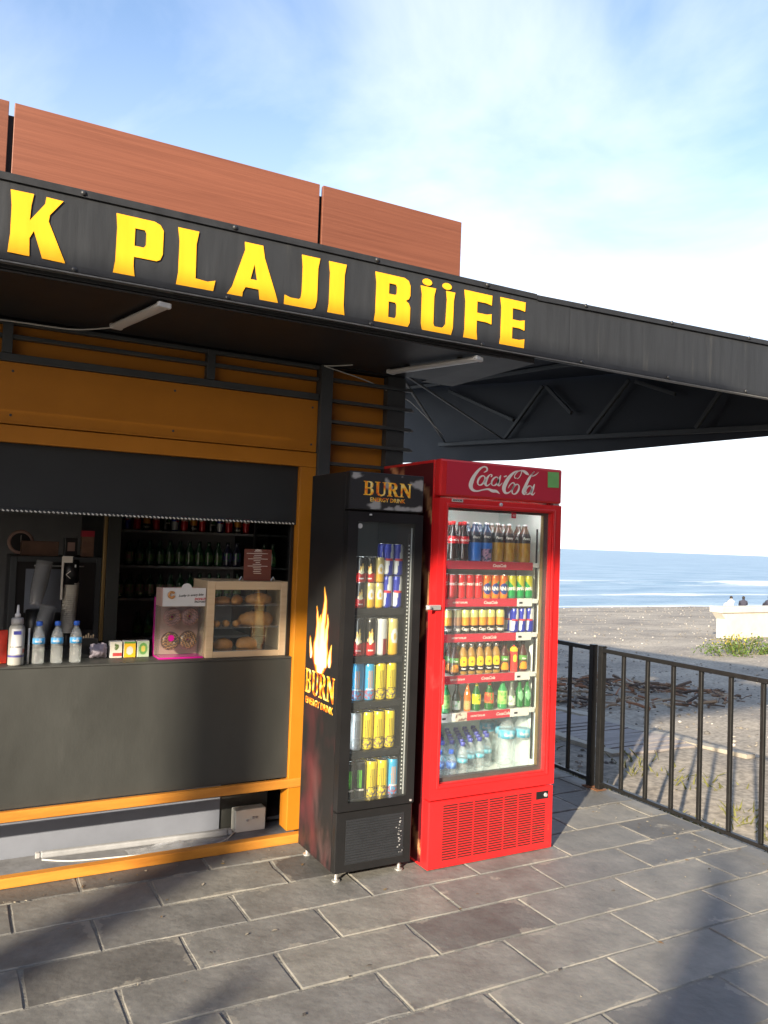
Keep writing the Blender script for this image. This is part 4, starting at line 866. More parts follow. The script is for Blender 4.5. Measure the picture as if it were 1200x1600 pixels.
# shelves with price strips
rshelf = [1.497, 1.305, 1.125, .915, .725]
for i, z in enumerate(rshelf):
    s_ = rb('shelf', 'white', RX0+T2+.012, RX1-T2-.022, RY0+.094, RY1-.106, z-.010, z-.001, .002)
    x0 = RX0+T2+.012
    parts = ([('redprint', x0, 2.768)] if i == 0 else [('redprint', x0, 2.668), ('white', 2.669, 2.770)] if i < 4 else [('white', x0, 2.300), ('picture', 2.301, 2.37), ('redprint', 2.371, 2.644), ('white', 2.645, 2.770)])
    for mm, a, c in parts:
        if mm == 'picture':
            paint_grid('price_strip', M['paper'], s_, 16, 10, lambda u, v: ((a+(c-a)*u)-RX0-s_.location.x, RY0+.0885-RY0-s_.location.y, z-.040+.042*v-s_.location.z), lambda u, v: lerp((.62, .55, .46), (.16, .09, .08), 3*fbm(u*3, v*3, 2)))
            continue
        st_ = rb('price_strip', mm, a, c, RY0+.089, RY0+.0932, z-.040, z+.002, .0005, s_)
        st_.location = Vector((st_.location.x, st_.location.y, st_.location.z))-Vector(s_.location)
        if mm == 'redprint' and c-a > .2:
            onplane(text2d('CocaCola', .022, .3, .0003, .0002), 'strip_text', M['logo'], st_, (.08 if i < 4 else .09, -.0026, .021), (1, 0, 0), (0, 0, 1))
            if i: onplane(text2d('HAYAT DOLAR', .013, .15, .0002, .0002), 'strip_text', M['logo'], st_, (-.11 if i < 4 else -.07, -.0026, .021), (1, 0, 0), (0, 0, 1))
        elif mm == 'white' and i: 
            tg = MB().box(-.018, .018, -.0032, -.0022, .004, .038).obj('price_tag', M['grey'], st_); tg.location = (-.025 if a > 2.5 else 0, 0, 0); tg.active_material = M['lampw']
            MB().box(-.012, .010, -.0038, -.0033, .014, .024).obj('price_print', M['black'], tg)
rb('shelf_rail', 'black', 2.797, 2.802, RY0+.095, RY0+.105, .45, 1.68, 0); rb('shelf_rail', 'grey', RX1-T2-.012, RX1-T2-.0065, RY0+.30, RY0+.31, .45, 1.68, 0)
for z in rshelf: rb('shelf_clip', 'white', 2.774, 2.808, RY0+.088, RY0+.0945, z-.024, z-.004, .001)
rb('led_strip', 'led', RX0+T2+.012, RX0+T2+.022, RY0+.070, RY0+.078, .45, 1.74, 0); rb('led_strip', 'led', RX0+T2+.04, RX1-T2-.04, RY0+.070, RY0+.078, 1.778, 1.786, 0)
# lower grille with stamped slots
lp = rb('lower_panel', 'red', RX0, RX1, RY0+.002, RY0+.060, .004, .330, .006); lpo = Vector(lp.location)
rb('control_panel', 'black', 2.762, 2.842, RY0-.0015, RY0+.0015, .266, .306, .002, lp).location -= lpo
kn = MB().lathe([(.011, 0), (.009, .007)], 12).obj('control_knob', M['grey'], lp); kn.location = Vector((2.822-RX0, -.002, .286))-lpo; kn.rotation_euler = (rad(90), 0, 0)
M['slot'] = mat('dark_slot', (.035, .006, .006), .8)
sm_ = MB().box(-.041, .041, -.0012, .0015, -.0026, .0026).mesh('vent_slot', M['slot'])
sm2 = MB().box(-.041, .041, -.0012, .0015, .0027, .0046).mesh('vent_louvre', M['red'])
for r_ in range(22):
    for c_ in range(7):
        x = 2.228+c_*.0925; z = .045+r_*.0123
        if x > 2.71 and z > .25: continue
        if z > .285 and c_ < 0: continue
        o = link('vent_slot', sm_, lp); o.location = Vector((x-RX0, .0005, z))-lpo
# worn paint spots
b = MB(); rk = random.Random(4)
for k in range(70): x, z = 2.66+rk.gauss(0, .1), .10+abs(rk.gauss(0, .035)); w = rk.uniform(.001, .005); x = min(max(x, 2.3), 2.85); b.box(x-w-RX0, x+w-RX0, .0008, .0016, z-w*.5, z+w*.5)
for k in range(22): x, z = 2.60+rk.gauss(0, .015), .24+rk.random()*.075; w = rk.uniform(.001, .004); b.box(x-w-RX0, x+w-RX0, .0008, .0016, z-w*.5, z+w*.5)
o = b.obj('paint_chips', M['rust'], lp); o.location = -lpo
# left side: dark red print; pale streaks paint in sunlit strips and reflections
def redside(u, v):
    c = (.085, .006, .009); s = math.sin(u*7+4*math.sin(v*7)+9*v+2.5*fbm(u*2, v*5)); 
    c = lerp(c, (.62, .30, .14), max(0, s-.80)*5); return lerp(c, (.03, .006, .008), max(0, .4-abs(v-.35))*1.2*max(0, fbm(u*3, v*6, 4)+.3))
paint_grid('side_print', M['paper'], RF, 24, 120, lambda u, v: (-.0006, .066+.52*(1-u), .02+1.965*v), redside)
# ------------------------------------------------------------------ printed cans and bottles
def can(name, r, H, fn, label, cat='can', txt=None, tm=None, tsize=.02, th=.5, shear=0, bold=.0005, ta=0):
    prof = [(r*.80, 0), (r*.97, .006), (r, .014), (r, H-.016), (r*.90, H-.005), (r*.86, H-.0015)]
    o = link(name, paint_lathe('can_body', prof, M['print'], fn, 44, 40)); tag(o, label, cat)
    MB().lathe([(r*.88, H-.0012), (r*.88, H), (r*.80, H), (r*.78, H-.003)], 20).obj('can_lid', M['alu'], o)
    if txt:
        me = wraptext(text2d(txt, tsize, shear, bold), r+.0004, H*th, ta); me.materials.append(tm or M['logo']); link('can_lettering', me, o)
    return o
def claws(a, t, c, m):
    if .34 < t < .80:
        for k in (-1, 0, 1):
            x = a-k*.30+.10*(t-.5); w = .12*(1-abs(t-.60)*1.8)
            if abs(x) < w: return m
    return c
def f_burn(a, t):
    c = (.012, .010, .010) if t > .36+.06*nz(a*3, 1) else (.50, .012, .012)
    return flamecol(flame(a/.75, (t-.32)/.46), c) if t > .32 and abs(a) < .8 else c
def f_gold(a, t):
    c = lerp((.70, .40, .03), (.60, .50, .20), (t-.25)*2.2); r_ = math.hypot(a*.9-.15, (t-.52)*2.6)
    return lerp(c, (.75, .76, .78), .9) if .25 < r_ < .58 and a > -.5 and t > .34 else c
def f_silver(a, t): return lerp((.55, .55, .56), (.25, .02, .02), 1 if (a > .35 and t < .45) else 0)
def f_bull(a, t):
    q = (t > .5) ^ (a > -.02+.55*(t-.5)*2*.6)
    c = (.016, .03, .36) if q else (.66, .68, .70)
    if .47 < t < .545: c = (.55, .03, .05) if abs(a) < .85 else c
    return (.02, .03, .30) if t < .06 else c
def f_mon(base, mk, low):
    def f(a, t):
        c = base
        if t < .30: c = lerp(base, low, 2.6*max(0, fbm(a*2.5, t*16, 3)+.18)) if t > .05 else base
        return claws(a, t, c, mk)
    return f
def f_coke(a, t): return (.60, .010, .016) if t > .05 else (.45, .01, .015)
def f_fanta(a, t):
    d = math.hypot(a*.62, (t-.42)*2.5)
    if d < .62: return (.02, .05, .22)
    if math.hypot(a*.8-.5, (t-.66)*3.4) < .34: return (.10, .42, .08)
    return (.80, .20, .010) if t < .8 else (.72, .13, .008)
def f_sprite(a, t):
    if t > .62-.22*a: return (.55, .52, .02)
    return (.0, .28, .06) if t > .12 else (.02, .22, .08)
def f_cappy(a, t):
    if t < .36: return (.018, .016, .014)
    if t > .70: return (.62, .62, .22)
    d = math.hypot(a*.8, (t-.5)*4); return lerp((.80, .33, .03), (.52, .10, .02), d-.4) if d < 1.1 else (.60, .55, .14)
def f_cappyd(a, t): c = f_cappy(a, t); return lerp(c, (.22, .19, .20), .6)
H1 = .178
CAN = {
 'burn': can('drink_can', .0240, .122, f_burn, '', txt='BURN', tm=M['logo'], tsize=.008, th=.15),
 'gold': can('drink_can', .0240, .122, f_gold, ''),
 'bull': can('drink_can', .0265, .155, f_bull, '', txt='Red Bull', tm=mat('red_ink', (.50, .02, .03), .4), tsize=.0145, th=.51, bold=.0004),
 'burnL': can('drink_can', .0285, H1, f_burn, '', txt='BURN', tm=M['logo'], tsize=.010, th=.15),
 'silverL': can('drink_can', .0285, H1, f_silver, ''), 'goldL': can('drink_can', .0285, H1, f_gold, ''),
 'monblue': can('drink_can', .0285, H1, f_mon((.05, .36, .66), (.70, .30, .06), (.50, .06, .06)), '', txt='MONSTER', tsize=.009, th=.30),
 'monyel': can('drink_can', .0285, H1, f_mon((.80, .60, .025), (.16, .13, .03), (.05, .04, .10)), '', txt='MONSTER', tsize=.009, th=.31, tm=M['black']),
 'monwhite': can('drink_can', .0285, H1, f_mon((.62, .64, .66), (.34, .35, .37), (.40, .41, .42)), '', txt='MONSTER', tsize=.009, th=.30, tm=M['grey']),
 'monblack': can('drink_can', .0285, H1, f_mon((.012, .013, .013), (.16, .60, .06), (.012, .013, .013)), '', txt='MONSTER', tsize=.011, th=.28),
 'coke': can('drink_can', .0250, .122, f_coke, '', txt='CocaCola', tsize=.024, th=.62, shear=.3),
 'fanta': can('drink_can', .0250, .122, f_fanta, '', txt='FANTA', tsize=.026, th=.42, bold=.0014),
 'sprite': can('drink_can', .0250, .122, f_sprite, '', txt='Sprite', tsize=.028, th=.44, shear=.15, bold=.0012),
 'cappy': can('drink_can', .0250, .122, f_cappy, '', txt='Cappy', tsize=.021, th=.19, shear=.1),
 'cappyd': can('drink_can', .0250, .122, f_cappyd, '', txt='Cappy', tsize=.021, th=.19, shear=.1),
 'bulls': can('drink_can', .0245, .128, f_bull, '', txt='Red Bull', tm=bpy.data.materials['red_ink'], tsize=.0125, th=.51, bold=.0004),
}
def bottle(name, prof, fn, capm, capr, cat='bottle', txt=None, tsize=.014, th=.5, shear=.2, tr_=None, tm=None, m='bottle', n=36, sub=44):
    H = prof[-1][1]; o = link(name, paint_lathe('bottle_body', prof, M[m], fn, n, sub)); tag(o, '', cat)
    MB().lathe([(capr, H-.012), (capr, H+.006), (capr*.85, H+.008)], 16).obj('bottle_cap', M[capm], o, True)
    if txt: me = wraptext(text2d(txt, tsize, shear, .0004), (tr_ or max(p[0] for p in prof))+.0005, H*th); me.materials.append(tm or M['logo']); link('label_lettering', me, o)
    return o
def contour(r, H): return [(r*.8, 0), (r*.95, H*.04), (r, H*.15), (r*.86, H*.34), (r*.93, H*.45), (r, H*.56), (r*.96, H*.66), (r*.60, H*.80), (r*.38, H*.91), (r*.36, H)]
def plainb(r, H, sh=.66): return [(r*.85, 0), (r, H*.04), (r, H*sh*.5), (r, H*sh), (r*.80, H*(sh+.10)), (r*.42, H*(sh+.24)), (r*.40, H)]
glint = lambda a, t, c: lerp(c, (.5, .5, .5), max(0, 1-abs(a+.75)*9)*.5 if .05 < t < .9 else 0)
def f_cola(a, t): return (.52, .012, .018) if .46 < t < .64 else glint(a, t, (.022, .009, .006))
def f_blue(a, t): return (.035, .035, .045) if .50 < t < .78 else (.02, .13, .46) if t < .5 else (.045, .07, .13)
def f_blued(a, t): return (.40, .22, .32) if t < .34 and abs(a) < .7 and fbm(a*3, t*9, 1) > -.1 else f_blue(a, t) if t > .34 else (.05, .06, .13)
def f_amber(a, t): return (.05, .042, .04) if .52 < t < .78 else lerp((.42, .20, .02), (.5, .3, .05), nz(a*2, t*5)+.2) if t <= .52 else (.13, .085, .06)
def f_peach(a, t):
    if .12 < t < .30: return (.018, .016, .014)
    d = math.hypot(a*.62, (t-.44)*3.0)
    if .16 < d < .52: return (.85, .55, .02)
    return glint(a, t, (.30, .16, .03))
def f_tea(lc):
    def f(a, t):
        if .10 < t < .56 and abs(a) < 1.3:
            return lc if t < .34 and math.hypot(a*.7, (t-.16)*3) < .62 else (.10, .28, .06) if t > .42 else (.09, .06, .03)
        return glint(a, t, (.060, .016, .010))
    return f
def f_carton(a, t): return (.80, .60, .05) if math.hypot(a*.6, (t-.55)*2) < .3 else (.62, .05, .04) if t < .82 else (.82, .55, .03)
def f_soda(lc, g=(.012, .085, .022), l0=.22, l1=.55, band=None):
    def f(a, t):
        if l0 < t < l1: return lerp(lc, (.05, .30, .05), max(0, fbm(a*2, t*7, 5))*1.6)
        if band and .84 < t < .97: return band
        return glint(a, t, g)
    return f
BT = {
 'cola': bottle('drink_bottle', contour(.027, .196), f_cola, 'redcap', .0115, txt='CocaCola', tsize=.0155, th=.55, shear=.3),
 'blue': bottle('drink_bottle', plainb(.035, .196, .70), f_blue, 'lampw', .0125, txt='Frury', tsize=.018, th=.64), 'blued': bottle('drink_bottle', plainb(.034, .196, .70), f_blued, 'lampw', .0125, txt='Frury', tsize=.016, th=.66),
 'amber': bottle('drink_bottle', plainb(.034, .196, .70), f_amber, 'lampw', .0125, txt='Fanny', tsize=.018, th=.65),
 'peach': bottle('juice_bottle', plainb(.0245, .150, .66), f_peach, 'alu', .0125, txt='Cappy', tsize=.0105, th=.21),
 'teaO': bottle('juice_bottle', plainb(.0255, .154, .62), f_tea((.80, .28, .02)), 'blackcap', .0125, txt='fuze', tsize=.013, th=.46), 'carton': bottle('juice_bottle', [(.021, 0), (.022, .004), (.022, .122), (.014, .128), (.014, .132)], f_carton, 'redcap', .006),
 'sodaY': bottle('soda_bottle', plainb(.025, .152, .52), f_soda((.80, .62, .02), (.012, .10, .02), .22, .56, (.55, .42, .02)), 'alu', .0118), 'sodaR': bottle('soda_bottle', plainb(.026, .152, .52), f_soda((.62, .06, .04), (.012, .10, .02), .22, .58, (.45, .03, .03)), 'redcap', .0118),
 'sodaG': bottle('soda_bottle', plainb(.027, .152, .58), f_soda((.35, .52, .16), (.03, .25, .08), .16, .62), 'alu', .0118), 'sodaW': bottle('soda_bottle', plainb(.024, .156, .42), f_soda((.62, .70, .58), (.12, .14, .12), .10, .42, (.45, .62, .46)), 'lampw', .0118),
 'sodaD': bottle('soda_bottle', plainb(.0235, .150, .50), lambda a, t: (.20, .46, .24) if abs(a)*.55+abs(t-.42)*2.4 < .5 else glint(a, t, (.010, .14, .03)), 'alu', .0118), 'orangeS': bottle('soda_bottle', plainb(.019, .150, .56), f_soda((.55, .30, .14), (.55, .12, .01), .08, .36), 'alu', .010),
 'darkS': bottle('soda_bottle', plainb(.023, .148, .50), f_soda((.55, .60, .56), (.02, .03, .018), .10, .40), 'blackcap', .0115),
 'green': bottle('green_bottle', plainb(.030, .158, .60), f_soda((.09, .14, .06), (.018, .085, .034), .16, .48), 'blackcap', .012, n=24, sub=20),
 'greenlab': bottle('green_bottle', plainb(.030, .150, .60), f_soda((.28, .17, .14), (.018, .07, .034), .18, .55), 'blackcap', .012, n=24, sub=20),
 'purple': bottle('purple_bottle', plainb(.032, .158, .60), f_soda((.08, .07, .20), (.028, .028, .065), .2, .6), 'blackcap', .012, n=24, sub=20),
}
def waterb(r, H, band, txt, capm, capr, name='water_bottle', bc=(.03, .30, .66), cat='bottle'):
    prof = [(r*.8, 0), (r, H*.03)]
    for k in range(7): prof += [(r*(1 if k % 2 else .965), H*(.05+.055*k))]
    prof += [(r, H*.46), (r, H*.64), (r*.92, H*.72), (r*.62, H*.84), (r*.34, H*.93), (r*.33, H)]
    o = MB().lathe(prof, 28).obj(name, M['pet'], None, True); tag(o, '', cat)
    MB().lathe([(capr, H-.010), (capr, H+.008), (capr*.85, H+.010)], 14).obj('bottle_cap', M[capm], o, True)
    l0, l1 = band; lbm = paint_lathe('bottle_label', [(r+.0008, H*l0), (r+.0008, H*l1)], M['paper'], lambda a, t: lerp(bc, (.62, .72, .80), max(0, fbm(a*2, t*2, 3))*1.6), 28, 4)
    lo = link('bottle_label', lbm, o)
    if txt: me = wraptext(text2d(txt, H*.075, .1, .0004), r+.0016, H*(l0+l1)/2); me.materials.append(M['lampw']); link('label_lettering', me, o)
    return o
M['water'] = glassmat('still_water', (.95, .97, .98), .8, 1.10, .02, (.6, .7, .75), .015)
WB = {'small': waterb(.0265, .186, (.50, .64), 'damla', 'bluecap', .0135), 'fridge': waterb(.0275, .165, (.44, .55), None, 'dbluecap', .0135, bc=(.10, .42, .55)),
      'white': waterb(.028, .138, (.42, .62), None, 'bluecap', .0135, bc=(.04, .16, .50)), 'big': waterb(.046, .295, (.56, .70), 'damla', 'dbluecap', .0145, bc=(.06, .36, .52))}
FR = -.38    # prints mostly face the visitor standing to the left of the doors
rj = random.Random(17)
def put(proto, x, y, z, label, group, spread=.5, a=FR): return place(proto, (x, y, z+.0005), a+rj.uniform(-spread, spread), label, group)
# --- black cooler
def brow(z, kinds, y, r, x0=1.752, dx=.0605, lab={}, grp='', dep=2):
    for i, k in enumerate(kinds):
        for d in range(dep):
            if k: put(CAN[k], x0+i*dx, y+d*(2*r+.004), z, lab[k], grp, .25)
G_ = 'cans in the black cooler'
y0 = 3.426
z = bshelf[0]
for lv, row in enumerate((('burn', 'gold', 'gold'), ('burn', 'burn', 'gold'))):
    for i, k in enumerate(row):
        for d in range(2):
            put(CAN[k], 1.748+i*.0492, y0+d*.052, z+lv*.1228, {'burn': 'short black and red can with a flame on the top shelf of the black cooler', 'gold': 'short gold can with a grey swirl on the top shelf of the black cooler'}[k], 'short '+('flame' if k == 'burn' else 'gold')+' cans in the black cooler', .2)
put(CAN['burn'], 1.736, y0+.104, z+.2456-.1228*2, 'short black and red can with a flame on the top shelf of the black cooler', 'short flame cans in the black cooler')
for lv in range(2):
    for i in range(2):
        for d in range(2): put(CAN['bull'], 1.893+i*.0545, y0+d*.056+.002, z+lv*.156, 'blue and silver can stacked on the top shelf of the black cooler', 'blue and silver cans in the black cooler', .3)
lab = {'burnL': 'tall black and red flame can on the second shelf of the black cooler', 'silverL': 'tall silver and red can on the second shelf of the black cooler', 'goldL': 'tall gold can with a white swirl on the second shelf of the black cooler'}
brow(bshelf[1], ('burnL', 'burnL', 'silverL', 'goldL'), y0+.004, .0285, lab=lab, grp='tall cans on the second shelf of the black cooler')
brow(bshelf[2], ('monblue', 'monblue', 'monyel', 'monyel'), y0+.004, .0285, lab={'monblue': 'tall blue can with orange claw mark on the middle shelf of the black cooler', 'monyel': 'tall yellow can with claw mark on the middle shelf of the black cooler'}, grp='tall cans on the middle shelf of the black cooler')
brow(bshelf[3], ('monwhite', 'monyel', 'monyel', 'monyel'), y0+.004, .0285, lab={'monwhite': 'tall white can with grey claw mark beside yellow cans in the black cooler', 'monyel': 'tall yellow can with claw mark beside the white can in the black cooler'}, grp='tall cans on the fourth shelf of the black cooler')
brow(FZ, ('monblack', 'monblack', 'monyel', 'monyel', 'monblue'), y0+.004, .0285, x0=1.724, dx=.0590, lab={'monblack': 'tall black can with green claw mark at the bottom of the black cooler', 'monyel': 'tall yellow can with claw mark between black and blue cans at the cooler bottom', 'monblue': 'single blue can with orange claw mark at the bottom of the black cooler'}, grp='tall cans at the bottom of the black cooler')
# --- red fridge
y1 = 3.440
z = rshelf[0]
for i, x in enumerate((2.276, 2.345)):
    put(BT['cola'], x, y1, z, 'dark cola bottle with red cap and label on the top shelf', 'cola bottles in the red fridge'); put(BT['cola'], x+.02, y1+.07, z, 'dark cola bottle with red cap and label on the top shelf', 'cola bottles in the red fridge')
for d in range(2): put(BT['blue'], 2.416, y1+.006+d*.075, z, 'blue drink bottle with dark label beside the cola bottles', 'blue bottles in the red fridge', .2)
put(BT['blued'], 2.487, y1+.004, z, 'dark blue bottle with a pink picture beside the amber bottles', None, .1)
put(BT['blue'], 2.495, y1+.08, z, 'blue drink bottle with dark label beside the cola bottles', 'blue bottles in the red fridge', .2)
for x in (2.560, 2.634, 2.741):
    for d in range(2): put(BT['amber'], x+.015*d, y1+.004+d*.075, z, 'amber drink bottle with dark label and white cap on the top shelf', 'amber bottles in the red fridge', .2)
z = rshelf[1]
rowk = ['coke']*5+['fanta']*3+['sprite']*3
LB = {'coke': ('red can with white script on the second shelf of the red fridge', 'red cola cans'), 'fanta': ('orange can with blue emblem on the second shelf of the red fridge', 'orange soda cans'), 'sprite': ('green and yellow can on the second shelf of the red fridge', 'green lemon soda cans'),
      'cappy': ('pale yellow juice can with black base on the third shelf of the red fridge', 'juice cans in the red fridge'), 'cappyd': ('greyish juice can at the handle end of the third shelf', None), 'bulls': ('blue and silver can on the third shelf of the red fridge', 'blue and silver cans in the red fridge')}
for i, k in enumerate(rowk):
    for d in range(2): put(CAN[k], (2.225, 2.281, 2.334, 2.388, 2.441, 2.495, 2.549, 2.604, 2.660, 2.717, 2.772)[i], y1+d*.056, z, LB[k][0], LB[k][1], .3)
z = rshelf[2]
for i, x in enumerate((2.258, 2.312, 2.366, 2.420, 2.474, 2.528, 2.589)):
    k = 'cappyd' if i == 1 else 'cappy'
    put(CAN[k], x, y1, z, *LB[k], spread=.3)
    if i != 1: put(CAN['cappy'], x, y1+.056, z, *LB['cappy'], spread=.3)
for x in (2.684, 2.735, 2.786):
    for d in range(2): put(CAN['bulls'], x, y1+d*.054, z, *LB['bulls'], spread=.3)
z = rshelf[3]
TE = 'dark tea bottle with an orange fruit on its label on the fourth shelf'
for k, x, l, g in (('teaO', 2.308, TE, 'tea bottles in the red fridge'), ('peach', 2.362, 'yellow peach juice bottle with black band on the fourth shelf', 'peach juice bottles'), ('peach', 2.412, 0, 0), ('peach', 2.466, 0, 0), ('peach', 2.518, 0, 0), ('peach', 2.570, 0, 0), ('teaO', 2.626, TE, 'tea bottles in the red fridge'), ('carton', 2.688, 'red and yellow drink carton between two dark tea bottles', None), ('teaO', 2.749, TE, 'tea bottles in the red fridge')):
    if k == 'peach': l, g = 'yellow peach juice bottle with black band on the fourth shelf', 'peach juice bottles'
    put(BT[k], x, y1-.002, z, l, g, .15)
    if k != 'carton': put(BT[k], x+.01, y1+.06, z, l, g, .3)
z = rshelf[4]
for k, x, l in (('sodaG', 2.262, 'pale green soda bottle at the handle end of the fifth shelf'), ('darkS', 2.330, 'dark soda bottle with a pale label next to the orange bottle'), ('orangeS', 2.398, 'slim orange soda bottle on the fifth shelf'), ('sodaY', 2.454, 'green bottle with a yellow label on the fifth shelf'), ('sodaR', 2.536, 'green bottle with a red label on the fifth shelf'), ('sodaG', 2.623, 'pale green soda bottle beside the white-labelled bottle'), ('sodaW', 2.681, 'clear mineral water bottle with a white label on the fifth shelf'), ('sodaD', 2.735, 'green bottle with a pale diamond emblem on the fifth shelf'), ('sodaD', 2.786, 'green bottle with a pale diamond emblem on the fifth shelf')):
    put(BT[k], x, y1, z, l, 'diamond emblem bottles' if k == 'sodaD' else None, .15)
z = .393
SW = 'small clear water bottle with violet cap at the bottom of the red fridge'
for j in range(6):
    for i in range(7):
        x = 2.262+i*.0585+(.029 if j % 2 else 0); y = 3.440+j*.057
        if y > 3.425+(x-2.36)*.42 and (x > 2.35 or j > 0) and x < 2.645 and y < 3.76: put(WB['fridge'], x, y, z, SW, 'small water bottles in the red fridge', 1)
for x, y in ((2.236, 3.437), (2.297, 3.422)): put(WB['white'], x, y, z, 'short water bottle with white and blue label by the fridge door', 'short water bottles in the red fridge', .2)
for x, y in ((2.686, 3.475), (2.780, 3.470), (2.728, 3.560), (2.778, 3.650), (2.690, 3.655)): put(WB['big'], x, y, z, 'large clear water bottle with turquoise label at the bottom of the red fridge', 'large water bottles in the red fridge', .3, -.5)
SH_Y0, SH_Y1, SH_Z = -3.75, -2.0, 5.55
# ------------------------------------------------------------------ things on the counter
CZ = .9565
for x, l in ((.395, 'water bottle with blue cap next to the white straw on the counter'), (.475, 'water bottle with blue cap standing between two others on the counter'), (.558, 'water bottle with blue cap next to the black stirrer box')): put(WB['small'], x, 4.045, CZ, l, 'water bottles on the counter', .2, -.2)
t = thing('syrup_bottle', 'grey pump bottle with a white label at the edge of the counter', 'bottle', (.300, 4.035, CZ))
link('bottle_body', paint_lathe('bottle_body', [(.030, 0), (.034, .004), (.034, .165), (.030, .178), (.022, .184)], M['paper'], lambda a, t_: (.62, .64, .66) if .28 < t_ < .92 and abs(a) < .75 else ((.30, .06, .05) if .30 < t_ < .42 and a > .3 else (.05, .05, .22) if .20 < t_ < .27 else (.30, .30, .28)), 36, 40), t)
MB().lathe([(.026, .185), (.026, .212), (.022, .216)], 20).obj('pump_collar', M['grey'], t, True); MB().lathe([(.013, .217), (.013, .232), (.007, .236), (.006, .258), (.004, .274)], 14).obj('pump_nozzle', M['lampw'], t, True)
me = wraptext(text2d('ICED COFFEE', .009, 0, .0002), .0346, .085, -.1); me.materials.append(M['black']); link('label_lettering', me, t)
MB().box(-.016, .016, -.0352, -.0345, .142, .158).obj('label_badge', M['dbluecap'], t)
o = MB().lathe([(.0045, 0), (.0045, .165)], 10).obj('drinking_straw', M['lampw'], None, True); o.location = (.352, 4.04, CZ+.0005); tag(o, 'white drinking straw standing upright beside the pump bottle', 'straw')
def tbox(x, fn, label, w=.058, h=.080):
    t = thing('tea_box', label, 'box', (x, 4.14, CZ), rj.uniform(-.05, .05)); MB().box(-w/2, w/2, 0, .05, 0, h).obj('carton', M['lampw'], t, False, .002)
    paint_grid('front_print', M['paper'], t, 20, 28, lambda u, v: (-w/2+.001+(w-.002)*u, -.0006, .001+(h-.002)*v), fn)
tbox(.762, lambda u, v: (.50, .06, .06) if .1 < v < .3 and u > .2 else (.10, .16, .05) if math.hypot(u-.5, v-.7) < .22 and fbm(u*5, v*5) > -.2 else (.66, .64, .55), 'white tea box with red and green print on the counter')
tbox(.828, lambda u, v: (.62, .62, .55) if math.hypot(u-.5, (v-.42)*1.1) < .3 else (.10, .28, .05) if v > .88 else (.78, .46, .02), 'yellow tea box with a white oval on the counter')
tbox(.894, lambda u, v: (.55, .48, .10) if math.hypot(u-.5, v-.52) < .2 else (.12, .30, .08) if math.hypot(u-.5, v-.52) < .38 else (.40, .50, .34), 'green tea box with a round emblem on the counter')
t = MB(); P = []
for j in range(9):
    for i in range(15): u, v = i/14, j/8; P.append((-.04+.08*u+.006*nz(u*6, v*6), .02-.01*math.sin(v*3)-.028*math.sin(math.pi*u)*math.sin(math.pi*v)+.012*nz(u*9, v*7, 3), .068*v+.008*nz(u*7, v*3, 8)))
t.add(P, [(j*15+i, j*15+i+1, (j+1)*15+i+1, (j+1)*15+i) for j in range(8) for i in range(14)]); t.add([(p[0], .05-p[1]*.3, p[2]) for p in P], [(j*15+i, (j+1)*15+i, (j+1)*15+i+1, j*15+i+1) for j in range(8) for i in range(14)])
o = t.obj('sugar_pack', mat('lilac_wrap', (.42, .36, .42), .35, var=.3, vs_=25), None, True); o.location = (.68, 4.14, CZ+.002); tag(o, 'crumpled pale lilac pack of sugar sachets on the counter', 'packet')
for i, (x, y, c) in enumerate(((.03, 4.10, 'snack'), )):
    o = MB(); P = []
    for j in range(9):
        for k in range(9): u, v = k/8, j/8; P.append((-.09+.18*u, -.035*math.sin(math.pi*u)*math.sin(math.pi*v), .002+.15*v))
    o.add(P, [(j*9+k, j*9+k+1, (j+1)*9+k+1, (j+1)*9+k) for j in range(8) for k in range(8)]); o.add([(p[0], .03-p[1], p[2]) for p in P], [(j*9+k, (j+1)*9+k, (j+1)*9+k+1, j*9+k+1) for j in range(8) for k in range(8)])
    q = o.obj('snack_bag', mat('red_orange_foil', (.40, .03, .02), .3, var=.3, vs_=12, stain=(.8, .35, .02), st=.52, ss=7), None, True); q.location = (.175, 4.08, CZ+.0005); tag(q, 'red and orange foil snack bag at the edge of the counter', 'snack bag')
o = MB().box(-.04, .04, -.03, .03, 0, .095).obj('stirrer_box', M['black'], None, False, .003); o.location = (.640, 4.20, CZ+.0005); tag(o, 'small black box of wooden stirrers behind the water bottles', 'box')
for k in range(5): MB().box(-.03+.012*k, -.024+.012*k, -.01+.004*k, -.007+.004*k, .06, .105+.006*(k % 3)).obj('stirrer', M['pale_wood'], o)
# donut stand
D = thing('donut_stand', 'clear acrylic donut stand with magenta base and white header card', 'stand', (1.060, 4.035, CZ), 0)
def db(n_, m, x0, x1, y0, y1, z0, z1, par=None, bev=.001): return box(n_, M[m], par or D, x0, x1, y0, y1, z0, z1, bev)
db('base', 'magenta', -.112, .112, -.004, .150, 0, .008); db('back_panel', 'cardboard', -.110, .110, .112, .116, .009, .352); db('side_edge', 'magenta', -.1125, -.110, .118, .150, .009, .30); db('side_panel', 'glass', -.112, -.110, 0, .111, .009, .262, None, 0); db('side_panel', 'glass', .110, .112, 0, .111, .009, .262, None, 0); db('front_panel', 'glass', -.109, .109, 0, .002, .009, .262, None, 0)
hc = db('header_card', 'lampw', -.105, .112, -.002, .006, .263, .355); db('header_side', 'cardboard', -.112, -.1055, -.001, .111, .263, .352)
ear = MB().lathe([(.026, 0), (.026, .0035)], 20).obj('header_tab', M['lampw'], hc); ear.location = (.01, .0015, .090); ear.rotation_euler = (rad(90), 0, 0)
onplane(text2d('Lucky in every bite', .0165, .35, .0004), 'card_text', M['black'], hc, (.032, -.0047, .056), (1, 0, 0), (0, 0, 1), 0).rotation_euler = (0, -.06, 0)
